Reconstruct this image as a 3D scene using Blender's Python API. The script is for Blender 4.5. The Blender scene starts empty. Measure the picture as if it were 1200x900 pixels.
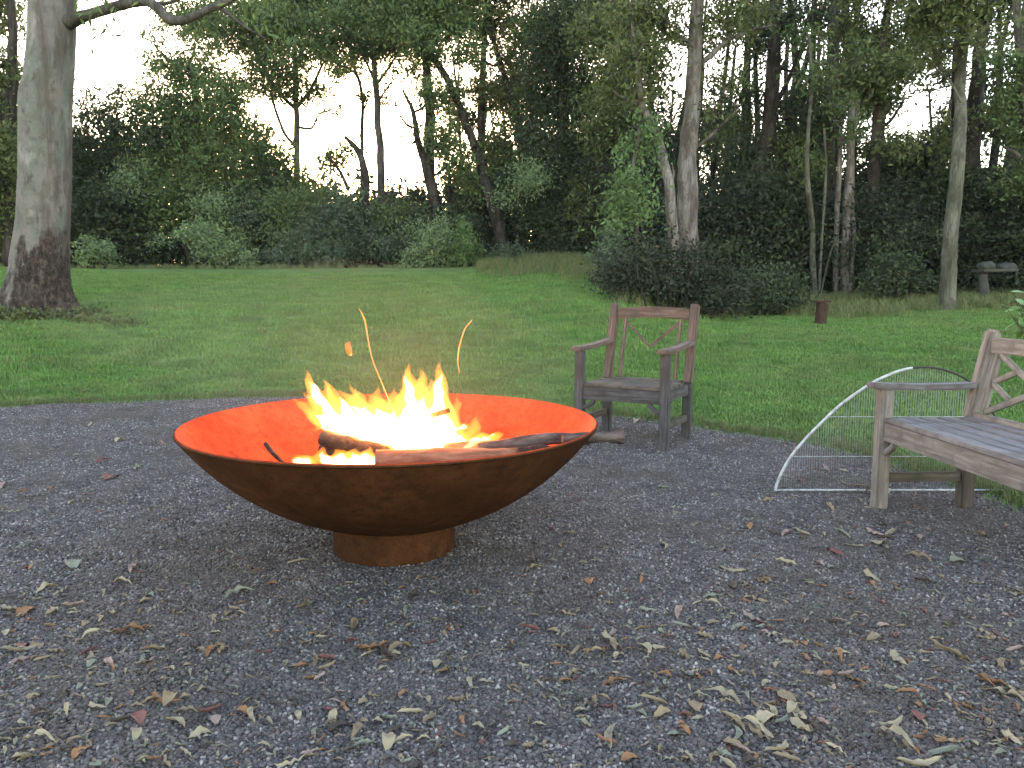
import bpy, bmesh, math, random
import numpy as np
from mathutils import Vector, Matrix, Quaternion, noise as mnoise

S = bpy.context.scene
COL = S.collection
rnd = random.Random(11)
rng = np.random.default_rng(11)

# ------------------------------------------------------------------ camera, sky, sun, exposure
F_PX, CAM_H, PITCH = 920.0, 1.05, math.atan(112 / 920)
cam = bpy.data.cameras.new('camera')
cam.sensor_width = 36.0
cam.lens = F_PX / 1200 * 36.0
cam.clip_start = 0.05
cam.clip_end = 3000
cam_o = bpy.data.objects.new('camera', cam)
cam_o.location = (0, 0, CAM_H)
cam_o.rotation_euler = (math.pi / 2 - PITCH, 0, 0)
COL.objects.link(cam_o)
S.camera = cam_o

SUN_EL, SUN_AZ = math.radians(9.0), math.radians(-11.0)      # azimuth measured from +Y towards +X
w = bpy.data.worlds.new('World')
S.world = w
w.use_nodes = True
wn = w.node_tree
bg = wn.nodes['Background']
sky = wn.nodes.new('ShaderNodeTexSky')
sky.sky_type = 'NISHITA'
sky.sun_disc = False
sky.sun_elevation = SUN_EL
sky.sun_rotation = SUN_AZ
sky.air_density = 1.0
sky.dust_density = 0.6
sky.ozone_density = 1.0
tint = wn.nodes.new('ShaderNodeMix')
tint.data_type = 'RGBA'
tint.blend_type = 'MULTIPLY'
tint.inputs[0].default_value = 1.0
tint.inputs[7].default_value = (1.19, 0.98, 0.88, 1)
wn.links.new(sky.outputs[0], tint.inputs[6])
wn.links.new(tint.outputs[2], bg.inputs['Color'])
bg.inputs['Strength'].default_value = 0.12
sun = bpy.data.lights.new('sun', 'SUN')
sun.energy = 0.5
sun.angle = math.radians(12)
sun.color = (1.0, 0.80, 0.6)
sun_o = bpy.data.objects.new('sun', sun)
sd = Vector((math.sin(SUN_AZ) * math.cos(SUN_EL), math.cos(SUN_AZ) * math.cos(SUN_EL), math.sin(SUN_EL)))
sun_o.rotation_euler = (-sd).to_track_quat('-Z', 'Y').to_euler()
sun_o.location = sd * 80
COL.objects.link(sun_o)

S.view_settings.view_transform = 'Standard'
S.view_settings.look = 'None'
S.view_settings.exposure = 3.6
S.view_settings.gamma = 1.0
S.view_settings.use_curve_mapping = False
S.cycles.use_denoising = True
S.cycles.max_bounces = 6
S.cycles.diffuse_bounces = 3
S.cycles.glossy_bounces = 2
S.cycles.transmission_bounces = 4
S.cycles.transparent_max_bounces = 8
S.cycles.volume_bounces = 0
S.cycles.sample_clamp_indirect = 6.0
S.cycles.caustics_reflective = False
S.cycles.caustics_refractive = False


# ------------------------------------------------------------------ helpers
def ray(px, py):
    x = (px - 600) / F_PX
    y = -(py - 450) / F_PX
    return np.array([x, math.cos(PITCH) + y * math.sin(PITCH), -math.sin(PITCH) + y * math.cos(PITCH)])


def at(px, py, Y):
    """the place Y metres ahead that the photograph shows at this pixel"""
    d = ray(px, py)
    return np.array([0, 0, CAM_H]) + d * (Y / d[1])


def on_z(px, py, z=0.0):
    d = ray(px, py)
    return np.array([0, 0, CAM_H]) + d * ((z - CAM_H) / d[2])


GC, GR = np.array([-2.2, 2.6]), 4.87            # gravel circle


def smooth(a, b, t):
    t = np.clip((t - a) / (b - a), 0, 1)
    return t * t * (3 - 2 * t)


def gravel_edge(ang):
    return GR + 0.05 * np.sin(ang * 7 + 1) + 0.035 * np.sin(ang * 17 + 2) + 0.02 * np.sin(ang * 41)


def height(x, y):
    x = np.asarray(x, float)
    y = np.asarray(y, float)
    d = np.hypot(x - GC[0], y - GC[1]) - GR
    P = np.interp(d, [0, 1.5, 3, 6, 10, 14, 18, 24, 34, 60, 120, 700], [0, .12, .33, .74, 1.04, 1.38, 1.7, 1.8, 1.78, 1.7, 1.6, 1.6])
    a = np.arctan2(x, y)
    A = np.interp(a, [-3.2, -2, -1, -.15, -.05, .08, .15, .26, .8, 2, 3.2], [.5, .5, .95, .98, 1.0, 1.07, .92, .52, .5, .5, .5])
    und = 0.035 * np.sin(x * .55 + 1.3) * np.sin(y * .47) + .02 * np.sin(x * 1.7) * np.sin(y * 1.3 + 2)
    bank = 0.22 * np.exp(-((x - 1.0) / 3.5) ** 2 - ((y - 24) / 2.5) ** 2)
    return P * A + und * np.clip(d / 3, 0, 1) + bank


def link(o, parent=None):
    COL.objects.link(o)
    if parent is not None:
        o.parent = parent
    return o


def tag(o, label=None, cat=None, group=None, kind=None):
    if label: o['label'] = label
    if cat: o['category'] = cat
    if group: o['group'] = group
    if kind: o['kind'] = kind
    return o


def empty(name, loc, label, cat, group=None, rz=0.0):
    o = bpy.data.objects.new(name, None)
    o.empty_display_size = 0.1
    o.location = loc
    o.rotation_euler = (0, 0, rz)
    link(o)
    return tag(o, label, cat, group)


def mesh_np(name, V, faces_idx, nper, mat, parent=None, smooth_=False, attrs=None):
    """V (n,3); faces_idx flat int array; nper verts per face"""
    me = bpy.data.meshes.new(name)
    V = np.ascontiguousarray(V, np.float32)
    fi = np.ascontiguousarray(faces_idx, np.int32).ravel()
    nf = len(fi) // nper
    me.vertices.add(len(V))
    me.vertices.foreach_set('co', V.ravel())
    me.loops.add(len(fi))
    me.loops.foreach_set('vertex_index', fi)
    me.polygons.add(nf)
    me.polygons.foreach_set('loop_start', np.arange(0, len(fi), nper, dtype=np.int32))
    me.polygons.foreach_set('loop_total', np.full(nf, nper, np.int32))
    if smooth_:
        me.polygons.foreach_set('use_smooth', np.ones(nf, bool))
    for k, a in (attrs or {}).items():
        at_ = me.attributes.new(k, 'FLOAT', 'POINT')
        at_.data.foreach_set('value', np.ascontiguousarray(a, np.float32))
    me.update()
    me.validate()
    if mat: me.materials.append(mat)
    return link(bpy.data.objects.new(name, me), parent)


def bm_obj(name, bm, mat, parent=None, smooth_=False):
    me = bpy.data.meshes.new(name)
    bmesh.ops.recalc_face_normals(bm, faces=bm.faces)
    bm.to_mesh(me)
    bm.free()
    if smooth_:
        for p in me.polygons: p.use_smooth = True
    me.materials.append(mat)
    return link(bpy.data.objects.new(name, me), parent)


def tube_arrays(pts, rads, sides=8, wob=0.0, seed=0):
    """a tapered tube along pts as vertex / quad arrays, ends closed by shrinking"""
    pts = np.asarray(pts, float)
    rads = np.asarray(rads, float)
    n = len(pts)
    T = np.gradient(pts, axis=0)
    T /= np.linalg.norm(T, axis=1)[:, None] + 1e-9
    ref = np.array([0.31, 0.87, 0.12])
    V = []
    an = np.arange(sides) / sides * 2 * math.pi
    r_ = np.random.default_rng(seed)
    for i in range(n):
        u = np.cross(T[i], ref)
        u /= np.linalg.norm(u) + 1e-9
        v = np.cross(T[i], u)
        rr = rads[i] * (1 + wob * (r_.random(sides) - .5))
        V.append(pts[i] + np.outer(np.cos(an) * rr, u) + np.outer(np.sin(an) * rr, v))
    V.append(np.repeat(pts[-1][None], sides, 0) + 0.0)
    V.append(np.repeat(pts[0][None], sides, 0) + 0.0)
    V = np.concatenate(V)
    F = []
    idx = np.arange(sides)
    nx = (idx + 1) % sides
    rows = list(range(n)) + [n]
    for a, b in zip(rows[:-1], rows[1:]):
        F.append(np.stack([a * sides + idx, a * sides + nx, b * sides + nx, b * sides + idx], 1))
    F.append(np.stack([(n + 1) * sides + idx, (n + 1) * sides + nx, nx, idx], 1))
    return V, np.concatenate(F)


class Acc:
    def __init__(s):
        s.V, s.F, s.n = [], [], 0

    def add(s, V, F):
        s.V.append(V)
        s.F.append(F + s.n)
        s.n += len(V)

    def tube(s, pts, rads, sides=6, wob=0.0, seed=0):
        s.add(*tube_arrays(pts, rads, sides, wob, seed))

    def out(s, name, mat, parent=None, origin=(0, 0, 0), smooth_=True):
        return mesh_np(name, np.concatenate(s.V) - np.asarray(origin), np.concatenate(s.F), 4, mat, parent, smooth_)


def resample(pts, k):
    """Catmull-Rom through rows of pts (any width), k steps a span"""
    P = np.asarray(pts, float)
    P = np.vstack([2 * P[0] - P[1], P, 2 * P[-1] - P[-2]])
    out = []
    for i in range(1, len(P) - 2):
        for t in np.arange(k) / k:
            a, b, c, d = P[i - 1:i + 3]
            out.append(.5 * (2 * b + (c - a) * t + (2 * a - 5 * b + 4 * c - d) * t * t + (3 * b - a - 3 * c + d) * t ** 3))
    out.append(P[-2])
    return np.array(out)


# ------------------------------------------------------------------ materials
class NT:
    def __init__(s, name, rough=0.9, spec=0.2):
        s.m = bpy.data.materials.new(name)
        s.m.use_nodes = True
        s.t = s.m.node_tree
        s.b = s.t.nodes['Principled BSDF']
        s.b.inputs['Roughness'].default_value = rough
        s.b.inputs['Specular IOR Level'].default_value = spec
        s.out = s.t.nodes['Material Output']

    def n(s, kind, **kw):
        nd = s.t.nodes.new(kind)
        for k, v in kw.items():
            if k in nd.inputs: nd.inputs[k].default_value = v
            else: setattr(nd, k, v)
        return nd

    def l(s, a, b): s.t.links.new(a, b)

    def coord(s, which='Object', scale=(1, 1, 1)):
        tc = s.n('ShaderNodeTexCoord')
        mp = s.n('ShaderNodeMapping')
        mp.inputs['Scale'].default_value = scale
        s.l(tc.outputs[which], mp.inputs['Vector'])
        return mp.outputs['Vector']

    def noise(s, vec, scale, detail=4.0, rough=.6):
        nd = s.n('ShaderNodeTexNoise', Scale=scale, Detail=detail, Roughness=rough)
        s.l(vec, nd.inputs['Vector'])
        return nd.outputs['Fac']

    def ramp(s, fac, stops):
        nd = s.n('ShaderNodeValToRGB')
        e = nd.color_ramp.elements
        while len(e) < len(stops): e.new(.5)
        for el, (p, c) in zip(e, stops):
            el.position = p
            el.color = (*c, 1) if len(c) == 3 else c
        s.l(fac, nd.inputs['Fac'])
        return nd.outputs['Color']

    def mix(s, fac, a, b, mode='MIX'):
        nd = s.n('ShaderNodeMix', data_type='RGBA', blend_type=mode)
        for sock, v in ((nd.inputs[0], fac), (nd.inputs[6], a), (nd.inputs[7], b)):
            if hasattr(v, 'is_linked'): s.l(v, sock)
            elif isinstance(v, (int, float)): sock.default_value = v
            else: sock.default_value = (*v, 1)
        return nd.outputs[2]

    def math(s, op, a, b=0.0, clamp=False):
        nd = s.n('ShaderNodeMath', operation=op, use_clamp=clamp)
        for sock, v in ((nd.inputs[0], a), (nd.inputs[1], b)):
            if hasattr(v, 'is_linked'): s.l(v, sock)
            else: sock.default_value = v
        return nd.outputs[0]

    def bump(s, h, strength, dist=.01):
        nd = s.n('ShaderNodeBump', Strength=strength, Distance=dist)
        s.l(h, nd.inputs['Height'])
        s.l(nd.outputs['Normal'], s.b.inputs['Normal'])

    def col(s, c):
        if hasattr(c, 'is_linked'): s.l(c, s.b.inputs['Base Color'])
        else: s.b.inputs['Base Color'].default_value = (*c, 1)
        return s.m


def leaf_mat(name, dark, light, odd=None, trans=.25):
    t = NT(name, .65, .25)
    a = t.n('ShaderNodeAttribute', attribute_name='var')
    st = [(0.0, dark), (.85, light)]
    if odd: st += [(.93, light), (1.0, odd)]
    c = t.ramp(a.outputs['Fac'], st)
    t.col(c)
    tr = t.n('ShaderNodeBsdfTranslucent')
    t.l(c, tr.inputs['Color'])
    mx = t.n('ShaderNodeMixShader', Fac=trans)
    t.l(t.b.outputs[0], mx.inputs[1])
    t.l(tr.outputs[0], mx.inputs[2])
    t.l(mx.outputs[0], t.out.inputs['Surface'])
    return t.m


LEAF = {
    'dark': leaf_mat('leaf_dark', (.024, .037, .018), (.066, .090, .040), (.12, .10, .05)),
    'mid': leaf_mat('leaf_mid', (.045, .072, .026), (.125, .175, .060), (.18, .16, .07)),
    'blue': leaf_mat('leaf_blue', (.045, .068, .038), (.115, .152, .085)),
    'olive': leaf_mat('leaf_olive', (.050, .066, .022), (.135, .155, .055), (.19, .14, .06)),
    'bright': leaf_mat('leaf_bright', (.070, .115, .040), (.145, .22, .078)),
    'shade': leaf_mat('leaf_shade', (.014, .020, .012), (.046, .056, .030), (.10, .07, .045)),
    'sage': leaf_mat('leaf_sage', (.10, .145, .068), (.20, .265, .12)),
}


def bark(name, c0, c1, c2, sz=(6, 6, 1.2), bump=.5):
    t = NT(name, .9, .15)
    v = t.coord('Object', sz)
    f1 = t.noise(v, 1.0, 6, .65)
    f2 = t.noise(t.coord('Object', (sz[0] * 3, sz[1] * 3, sz[2] * 1.2)), 2.0, 5, .7)
    f3 = t.noise(t.coord('Object', (3.2, 3.2, 1.6)), 1.0, 5, .7)
    c = t.ramp(f1, [(.36, c0), (.5, c1), (.62, c2)])
    c = t.mix(t.math('MULTIPLY', t.ramp(f2, [(.5, (0, 0, 0)), (.62, (1, 1, 1))]), .6), c, tuple(x * .5 for x in c0))
    c = t.mix(t.ramp(f3, [(.5, (0, 0, 0)), (.58, (.65, .65, .65))]), c, (c0[0] * .8, c0[1] * .72, c0[2] * .66))
    t.bump(f2, bump, .02)
    return t.col(c)


BARK = {
    'pale': bark('bark_pale', (.085, .070, .058), (.165, .145, .125), (.25, .225, .20)),
    'green': bark('bark_green', (.055, .052, .037), (.10, .10, .073), (.15, .142, .112)),
    'grey': bark('bark_grey', (.05, .044, .038), (.085, .075, .065), (.13, .118, .10)),
    'dark': bark('bark_dark', (.022, .018, .015), (.045, .037, .03), (.075, .063, .052)),
}


def leaf_quads(C, L, W, droop=.35, seed=0):
    """diamond leaves of two triangles folded along the midrib -> quads"""
    r = np.random.default_rng(seed)
    n = len(C)
    d = r.normal(size=(n, 3))
    d[:, 2] -= droop * 1.5
    d /= np.linalg.norm(d, axis=1)[:, None]
    a = r.normal(size=(n, 3))
    s = np.cross(d, a)
    s /= np.linalg.norm(s, axis=1)[:, None] + 1e-9
    nn = np.cross(d, s)
    l = (L * r.uniform(.6, 1.35, n))[:, None]
    wd = l * (W / L)
    V = np.empty((n, 4, 3))
    V[:, 0] = C - d * l * .5
    V[:, 1] = C + s * wd * .5 + nn * wd * .12 - d * l * .06
    V[:, 2] = C + d * l * .5
    V[:, 3] = C - s * wd * .5 + nn * wd * .12 - d * l * .06
    return V.reshape(-1, 3), np.arange(n * 4, dtype=np.int32)


def clump_points(c, r, n, seed, spray=.16, per=14, shell=.5):
    """leaf positions: sprays of leaves set in an ellipsoid"""
    g = np.random.default_rng(seed)
    ns = max(2, n // per)
    u = g.normal(size=(ns, 3))
    u /= np.linalg.norm(u, axis=1)[:, None]
    u *= (g.random(ns) ** shell)[:, None]
    # lumpy outline
    u *= (0.78 + .45 * g.random(ns))[:, None]
    sc = np.asarray(c) + u * np.asarray(r)
    k = g.integers(0, ns, n)
    sp = spray * (.6 + .9 * g.random(ns))
    P = sc[k] + g.normal(size=(n, 3)) * sp[k][:, None] * np.array([1, 1, .75])
    tone = g.random(ns)
    return P, np.clip(tone[k] * .62 + g.random(n) * .42 - .02, 0, 1)


def foliage(name, clumps, mat, L, W, parent=None, origin=(0, 0, 0), seed=1, spray=.16, droop=.35, per=14, shell=.5):
    Ps, Vs = [], []
    for i, (c, r, cov) in enumerate(clumps):
        area = math.pi * r[0] * r[2]
        n = int(cov * area / (.5 * L * W))
        n = max(24, min(n, 30000))
        p, t = clump_points(c, r, n, seed * 977 + i, spray, per, shell)
        Ps.append(p)
        Vs.append(t)
    C = np.concatenate(Ps) - np.asarray(origin)
    V, fi = leaf_quads(C, L, W, droop, seed)
    return mesh_np(name, V, fi, 4, mat, parent, False, {'var': np.repeat(np.concatenate(Vs), 4)})


def px_clumps(lst, Y, seed, jit=.5, deep=1.0):
    g = np.random.default_rng(seed)
    out = []
    for c in lst:
        px, py, rx, ry = c[:4]
        cov = c[4] if len(c) > 4 else 2.4
        yy = Y + g.uniform(-jit, jit)
        m = yy / F_PX
        out.append((at(px, py, yy), (rx * m, max(rx, ry) * m * .9 * deep, ry * m), cov))
    return out


def tree(name, label, Y, trunks, clumps, leaf='mid', brk='dark', L=.17, W=.062, seed=1, group='trees of the wood', limbs=True,
         jit=.9, cat='tree', spray=.17, rough=.12, up=True, covk=1.0, extra=None, twigk=1.0):
    g = np.random.default_rng(seed + 500)
    b = at(trunks[0][0][0], trunks[0][0][1], Y)
    b[2] = float(height(b[0], b[1]))
    root = empty(name, b, label, cat, group)
    acc = Acc()
    world_trunks = []
    for ti, tr in enumerate(trunks):
        rows = []
        for i, (px, py, wd) in enumerate(tr):
            yy = Y + (0 if i == 0 else g.uniform(-.25, .25) * i * .4)
            p = at(px, py, yy)
            rows.append([*p, max(wd, 2) * yy / F_PX * .5])
        if ti == 0 or tr[0][1] > 260:
            rows[0][2] = min(rows[0][2], float(height(rows[0][0], rows[0][1])) - .1)
        R = resample(rows, 6)
        R[:, 3] = np.maximum(R[:, 3], .008)
        nz = np.array([[mnoise.noise((x * .9, y * .9, z * 1.1 + seed)), mnoise.noise((x + 9, y, z * 1.1 + seed))] for x, y, z in R[:, :3]])
        R[1:, :2] += nz[1:] * np.minimum(R[1:, 3:4] * .5, .08)
        if ti == 0:
            R[0, 3] *= 1.25
        acc.tube(R[:, :3], R[:, 3], 12 if R[0, 3] > .12 else 8, rough, seed + ti)
        world_trunks.append(R)
    cl = px_clumps(clumps, Y, seed, jit)
    if limbs:
        allp = np.concatenate(world_trunks)
        for c, r, cov in cl:
            d = allp[:, :3] - c
            dist = np.linalg.norm(d, axis=1) + np.where(d[:, 2] > -.3 * np.hypot(d[:, 0], d[:, 1]), 4, 0)
            k = int(np.argmin(dist))
            s = allp[k]
            v = c - s[:3]
            m1 = s[:3] + v * .35 + np.array([0, 0, -.06]) * np.linalg.norm(v) + g.normal(size=3) * .12
            m2 = s[:3] + v * .7 + g.normal(size=3) * .15
            r0 = min(s[3] * .6, .03 + .022 * np.linalg.norm(v))
            Q = resample(np.array([s[:3], m1, m2, c]), 4)
            acc.tube(Q, np.linspace(r0, r0 * .4, len(Q)), 5, .1, seed)
            for q in range(int(5 * twigk)):
                u = g.normal(size=3)
                u /= np.linalg.norm(u)
                u[2] = abs(u[2]) * .6 + .1 if g.random() < .7 else u[2]
                st = Q[g.integers(len(Q) // 2, len(Q))]
                e = c + u * r * .85
                mid = (st + e) / 2 + g.normal(size=3) * .12
                T = resample(np.array([st, mid, e]), 3)
                acc.tube(T, np.linspace(r0 * .38, .006, len(T)), 4, 0, seed)
    acc.out('trunk', BARK[brk], root, b)
    if cl:
        cl2 = [(c, tuple(np.array(r) * 1.08), v * covk * 1.85) for c, r, v in cl]
        foliage('crown', cl2, LEAF[leaf], L, W, root, b, seed, spray)
    return root


# ------------------------------------------------------------------ the ground
def polar(radii, nang):
    a = np.arange(nang) / nang * 2 * math.pi
    X = GC[0] + np.outer(radii, np.sin(a))
    Yv = GC[1] + np.outer(radii, np.cos(a))
    i = np.arange(len(radii) - 1)[:, None]
    j = np.arange(nang)[None]
    k = (j + 1) % nang
    Fq = np.stack([i * nang + j, i * nang + k, (i + 1) * nang + k, (i + 1) * nang + j], -1).reshape(-1, 4)[:, ::-1]
    return X.ravel(), Yv.ravel(), Fq


t = NT('lawn_grass', .95, .1)
v = t.coord('Object')
f1 = t.noise(v, .35, 5, .6)
f2 = t.noise(v, 3.0, 5, .7)
f3 = t.noise(v, 45.0, 3, .7)
c = t.ramp(f1, [(.32, (.085, .165, .040)), (.5, (.112, .212, .052)), (.7, (.155, .225, .062))])
c = t.mix(t.ramp(f2, [(.42, (0, 0, 0)), (.75, (.75, .75, .75))]), c, (.135, .135, .06))
f4 = t.noise(v, .9, 6, .75)
c = t.mix(t.ramp(f4, [(.44, (0, 0, 0)), (.62, (.5, .5, .5))]), c, (.16, .17, .066))
f6 = t.noise(v, 2.2, 4, .7)
c = t.mix(.8, c, t.ramp(f6, [(.38, (.7, .74, .7)), (.6, (1.14, 1.1, 1.05))]), 'MULTIPLY')
f5 = t.noise(v, 9, 4, .7)
c = t.mix(t.ramp(f5, [(.58, (0, 0, 0)), (.72, (.8, .8, .8))]), c, (.06, .08, .03))
c = t.mix(.7, c, t.ramp(f3, [(.3, (.5, .5, .5)), (.7, (1.35, 1.35, 1.35))]), 'MULTIPLY')
t.bump(f3, .8, .03)
M_LAWN = t.col(c)

radii = np.concatenate([[.01], np.arange(.5, 4.5, .5), np.arange(4.5, 14, .2), np.arange(14, 40, .6), np.geomspace(40, 400, 18)])
X, Yv, Fq = polar(radii, 288)
lawn = mesh_np('lawn', np.stack([X, Yv, height(X, Yv)], 1), Fq, 4, M_LAWN, None, True)
tag(lawn, 'gently rising mown green lawn around the gravel circle', 'lawn', kind='structure')

t = NT('gravel_bed', .95, .15)
v = t.coord('Object')
f1 = t.noise(v, 90, 4, .75)
f2 = t.noise(v, 1.3, 4, .6)
vo = t.n('ShaderNodeTexVoronoi', Scale=110.0)
t.l(v, vo.inputs['Vector'])
c = t.ramp(f1, [(.3, (.055, .048, .048)), (.5, (.105, .093, .093)), (.72, (.17, .152, .15))])
c = t.mix(t.ramp(f2, [(.4, (0, 0, 0)), (.7, (.5, .5, .5))]), c, (.075, .066, .055))
c = t.mix(.5, c, t.ramp(vo.outputs['Color'], [(0, (.7, .68, .7)), (1, (1.35, 1.35, 1.38))]), 'MULTIPLY')
t.bump(t.math('ADD', vo.outputs['Distance'], t.math('MULTIPLY', f1, .5)), 1.0, .012)
M_GRAVEL = t.col(c)
rr = np.concatenate([[.01], np.linspace(.4, 1, 14)])
X, Yv, Fq = polar(rr, 360)
ang = np.arctan2(X - GC[0], Yv - GC[1])
sc_ = np.hypot(X - GC[0], Yv - GC[1])
e_ = gravel_edge(ang)
X = GC[0] + np.sin(ang) * sc_ * e_
Yv = GC[1] + np.cos(ang) * sc_ * e_
gz = .012 - .016 * smooth(.985, 1.0, sc_) + .004 * np.sin(X * 2.3) * np.sin(Yv * 2.1)
gravel = mesh_np('gravel_patch', np.stack([X, Yv, gz], 1), Fq, 4, M_GRAVEL, None, True)
tag(gravel, 'round patch of dark grey gravel under the fire bowl', 'gravel', kind='structure')


def gravel_z(x, y):
    return .012 + .004 * math.sin(x * 2.3) * math.sin(y * 2.1)


def scatter(name, src, P, rotz, scl, mat, tilt=None):
    """one object: copies of src set on points"""
    me = bpy.data.meshes.new(name)
    me.vertices.add(len(P))
    me.vertices.foreach_set('co', np.ascontiguousarray(P, np.float32).ravel())
    R = np.zeros((len(P), 3), np.float32)
    R[:, 2] = rotz
    if tilt is not None: R[:, :2] = tilt
    a = me.attributes.new('rot', 'FLOAT_VECTOR', 'POINT')
    a.data.foreach_set('vector', R.ravel())
    a = me.attributes.new('scl', 'FLOAT', 'POINT')
    a.data.foreach_set('value', np.ascontiguousarray(scl, np.float32))
    me.update()
    o = link(bpy.data.objects.new(name, me))
    ng = bpy.data.node_groups.new(name, 'GeometryNodeTree')
    ng.interface.new_socket('Geometry', in_out='INPUT', socket_type='NodeSocketGeometry')
    ng.interface.new_socket('Geometry', in_out='OUTPUT', socket_type='NodeSocketGeometry')
    gi = ng.nodes.new('NodeGroupInput')
    go = ng.nodes.new('NodeGroupOutput')
    oi = ng.nodes.new('GeometryNodeObjectInfo')
    oi.inputs['Object'].default_value = src
    oi.inputs['As Instance'].default_value = True
    ip = ng.nodes.new('GeometryNodeInstanceOnPoints')
    na = ng.nodes.new('GeometryNodeInputNamedAttribute')
    na.data_type = 'FLOAT_VECTOR'
    na.inputs['Name'].default_value = 'rot'
    nb = ng.nodes.new('GeometryNodeInputNamedAttribute')
    nb.data_type = 'FLOAT'
    nb.inputs['Name'].default_value = 'scl'
    e2r = ng.nodes.new('FunctionNodeEulerToRotation')
    lk = ng.links.new
    lk(gi.outputs[0], ip.inputs['Points'])
    lk(oi.outputs['Geometry'], ip.inputs['Instance'])
    lk(na.outputs['Attribute'], e2r.inputs[0])
    lk(e2r.outputs[0], ip.inputs['Rotation'])
    lk(nb.outputs['Attribute'], ip.inputs['Scale'])
    lk(ip.outputs[0], go.inputs[0])
    md = o.modifiers.new('scatter', 'NODES')
    md.node_group = ng
    return o


# gravel stones: one real patch of stones, repeated turned and scaled
t = NT('gravel_stone', .85, .3)
a = t.n('ShaderNodeAttribute', attribute_name='var')
c = t.ramp(a.outputs['Fac'], [(0, (.035, .031, .033)), (.22, (.075, .066, .070)), (.42, (.12, .107, .112)), (.55, (.105, .104, .108)), (.68, (.16, .13, .115)),
                             (.78, (.19, .178, .185)), (.87, (.12, .082, .080)), (.95, (.25, .23, .225)), (1.0, (.42, .40, .38))])
nz = t.noise(t.coord('Object'), 120, 3)
c = t.mix(.5, c, t.ramp(nz, [(.3, (.6, .6, .6)), (.7, (1.3, 1.3, 1.3))]), 'MULTIPLY')
gp = t.n('ShaderNodeNewGeometry')
f4 = t.noise(gp.outputs['Position'], 1.3, 5, .7)
c = t.mix(t.ramp(f4, [(.42, (0, 0, 0)), (.66, (.75, .75, .75))]), c, (.088, .074, .062))
f5 = t.noise(gp.outputs['Position'], 5.0, 4, .7)
c = t.mix(.8, c, t.ramp(f5, [(.35, (.73, .69, .63)), (.6, (1.20, 1.14, 1.06))]), 'MULTIPLY')
M_STONE = t.col(c)


def stone_patch(name, n, rad, smin, smax, seed):
    g = np.random.default_rng(seed)
    ico = np.array([[0, 0, 1], [1, 0, 0], [0, 1, 0], [-1, 0, 0], [0, -1, 0], [0, 0, -1]], float)
    tri = np.array([[0, 1, 2], [0, 2, 3], [0, 3, 4], [0, 4, 1], [5, 2, 1], [5, 3, 2], [5, 4, 3], [5, 1, 4]])
    # 8 corners of a squashed lump: cube-ish with jitter reads more like crushed rock
    cube = np.array([[x, y, z] for x in (-1, 1) for y in (-1, 1) for z in (-1, 1)], float) * .62
    base = np.vstack([cube])
    quads = np.array([[0, 1, 3, 2], [4, 6, 7, 5], [0, 4, 5, 1], [2, 3, 7, 6], [0, 2, 6, 4], [1, 5, 7, 3]])
    V, Fc, A = [], [], []
    for i in range(n):
        a, r = g.random() * 6.283, rad * math.sqrt(g.random())
        s = smin + (smax - smin) * g.random() ** 2.2
        b = base * (1 + g.uniform(-.45, .45, base.shape)) * s * np.array([g.uniform(.7, 1.25), g.uniform(.6, 1.0), g.uniform(.4, .8)])
        q = Quaternion((g.normal(), g.normal(), g.normal(), g.normal())).normalized().to_matrix()
        b = b @ np.array(q).T
        b = b * np.array([1, 1, .75]) + np.array([r * math.cos(a), r * math.sin(a), s * g.uniform(-.1, .5)])
        V.append(b)
        Fc.append(quads + 8 * i)
        A += [g.random()] * 8
    return mesh_np(name, np.concatenate(V), np.concatenate(Fc), 4, M_STONE, None, False, {'var': A})


patch = stone_patch('gravel_stones', 230, .12, .0026, .0098, 5)
patch.location = (-1.0, 2.0, .012)
tag(patch, 'loose stones of the dark grey gravel', 'gravel', kind='stuff')
pts = []
while len(pts) < 11500:
    x, y = rng.uniform(-7.2, 2.8), rng.uniform(.3, 7.5)
    a = math.atan2(x - GC[0], y - GC[1])
    if math.hypot(x - GC[0], y - GC[1]) > gravel_edge(a) - .02: continue
    if abs(x) > y * .85 + 1.0: continue
    if rng.random() > min(1, (4.2 / max(y, 1)) ** 1.3): continue
    pts.append((x, y, gravel_z(x, y) - .002))
pts = np.array(pts)
st = scatter('gravel_scatter', patch, pts, rng.uniform(0, 6.28, len(pts)), rng.uniform(.8, 1.3, len(pts)), M_STONE)
tag(st, 'loose dark grey gravel stones covering the ground', 'gravel', kind='stuff')

# grass blades
t = NT('grass_blade', .7, .2)
a = t.n('ShaderNodeAttribute', attribute_name='var')
oi_ = t.n('ShaderNodeObjectInfo')
c = t.ramp(a.outputs['Fac'], [(0, (.078, .155, .036)), (.6, (.118, .235, .058)), (.9, (.16, .25, .074)), (1, (.24, .225, .11))])
c = t.mix(.8, c, t.ramp(oi_.outputs['Random'], [(0, (.72, .75, .7)), (.7, (1.1, 1.05, 1.0)), (1, (1.35, 1.12, 1.0))]), 'MULTIPLY')
gp = t.n('ShaderNodeNewGeometry')
f4 = t.noise(gp.outputs['Position'], .9, 6, .75)
c = t.mix(t.ramp(f4, [(.44, (0, 0, 0)), (.62, (.45, .45, .45))]), c, (.16, .172, .066))
f6 = t.noise(gp.outputs['Position'], 2.2, 4, .7)
c = t.mix(.8, c, t.ramp(f6, [(.38, (.7, .74, .7)), (.6, (1.14, 1.1, 1.05))]), 'MULTIPLY')
f5 = t.noise(gp.outputs['Position'], 9, 4, .7)
c = t.mix(t.ramp(f5, [(.58, (0, 0, 0)), (.72, (.7, .7, .7))]), c, (.06, .085, .03))
t.col(c)
M_BLADE = t.m


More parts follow.
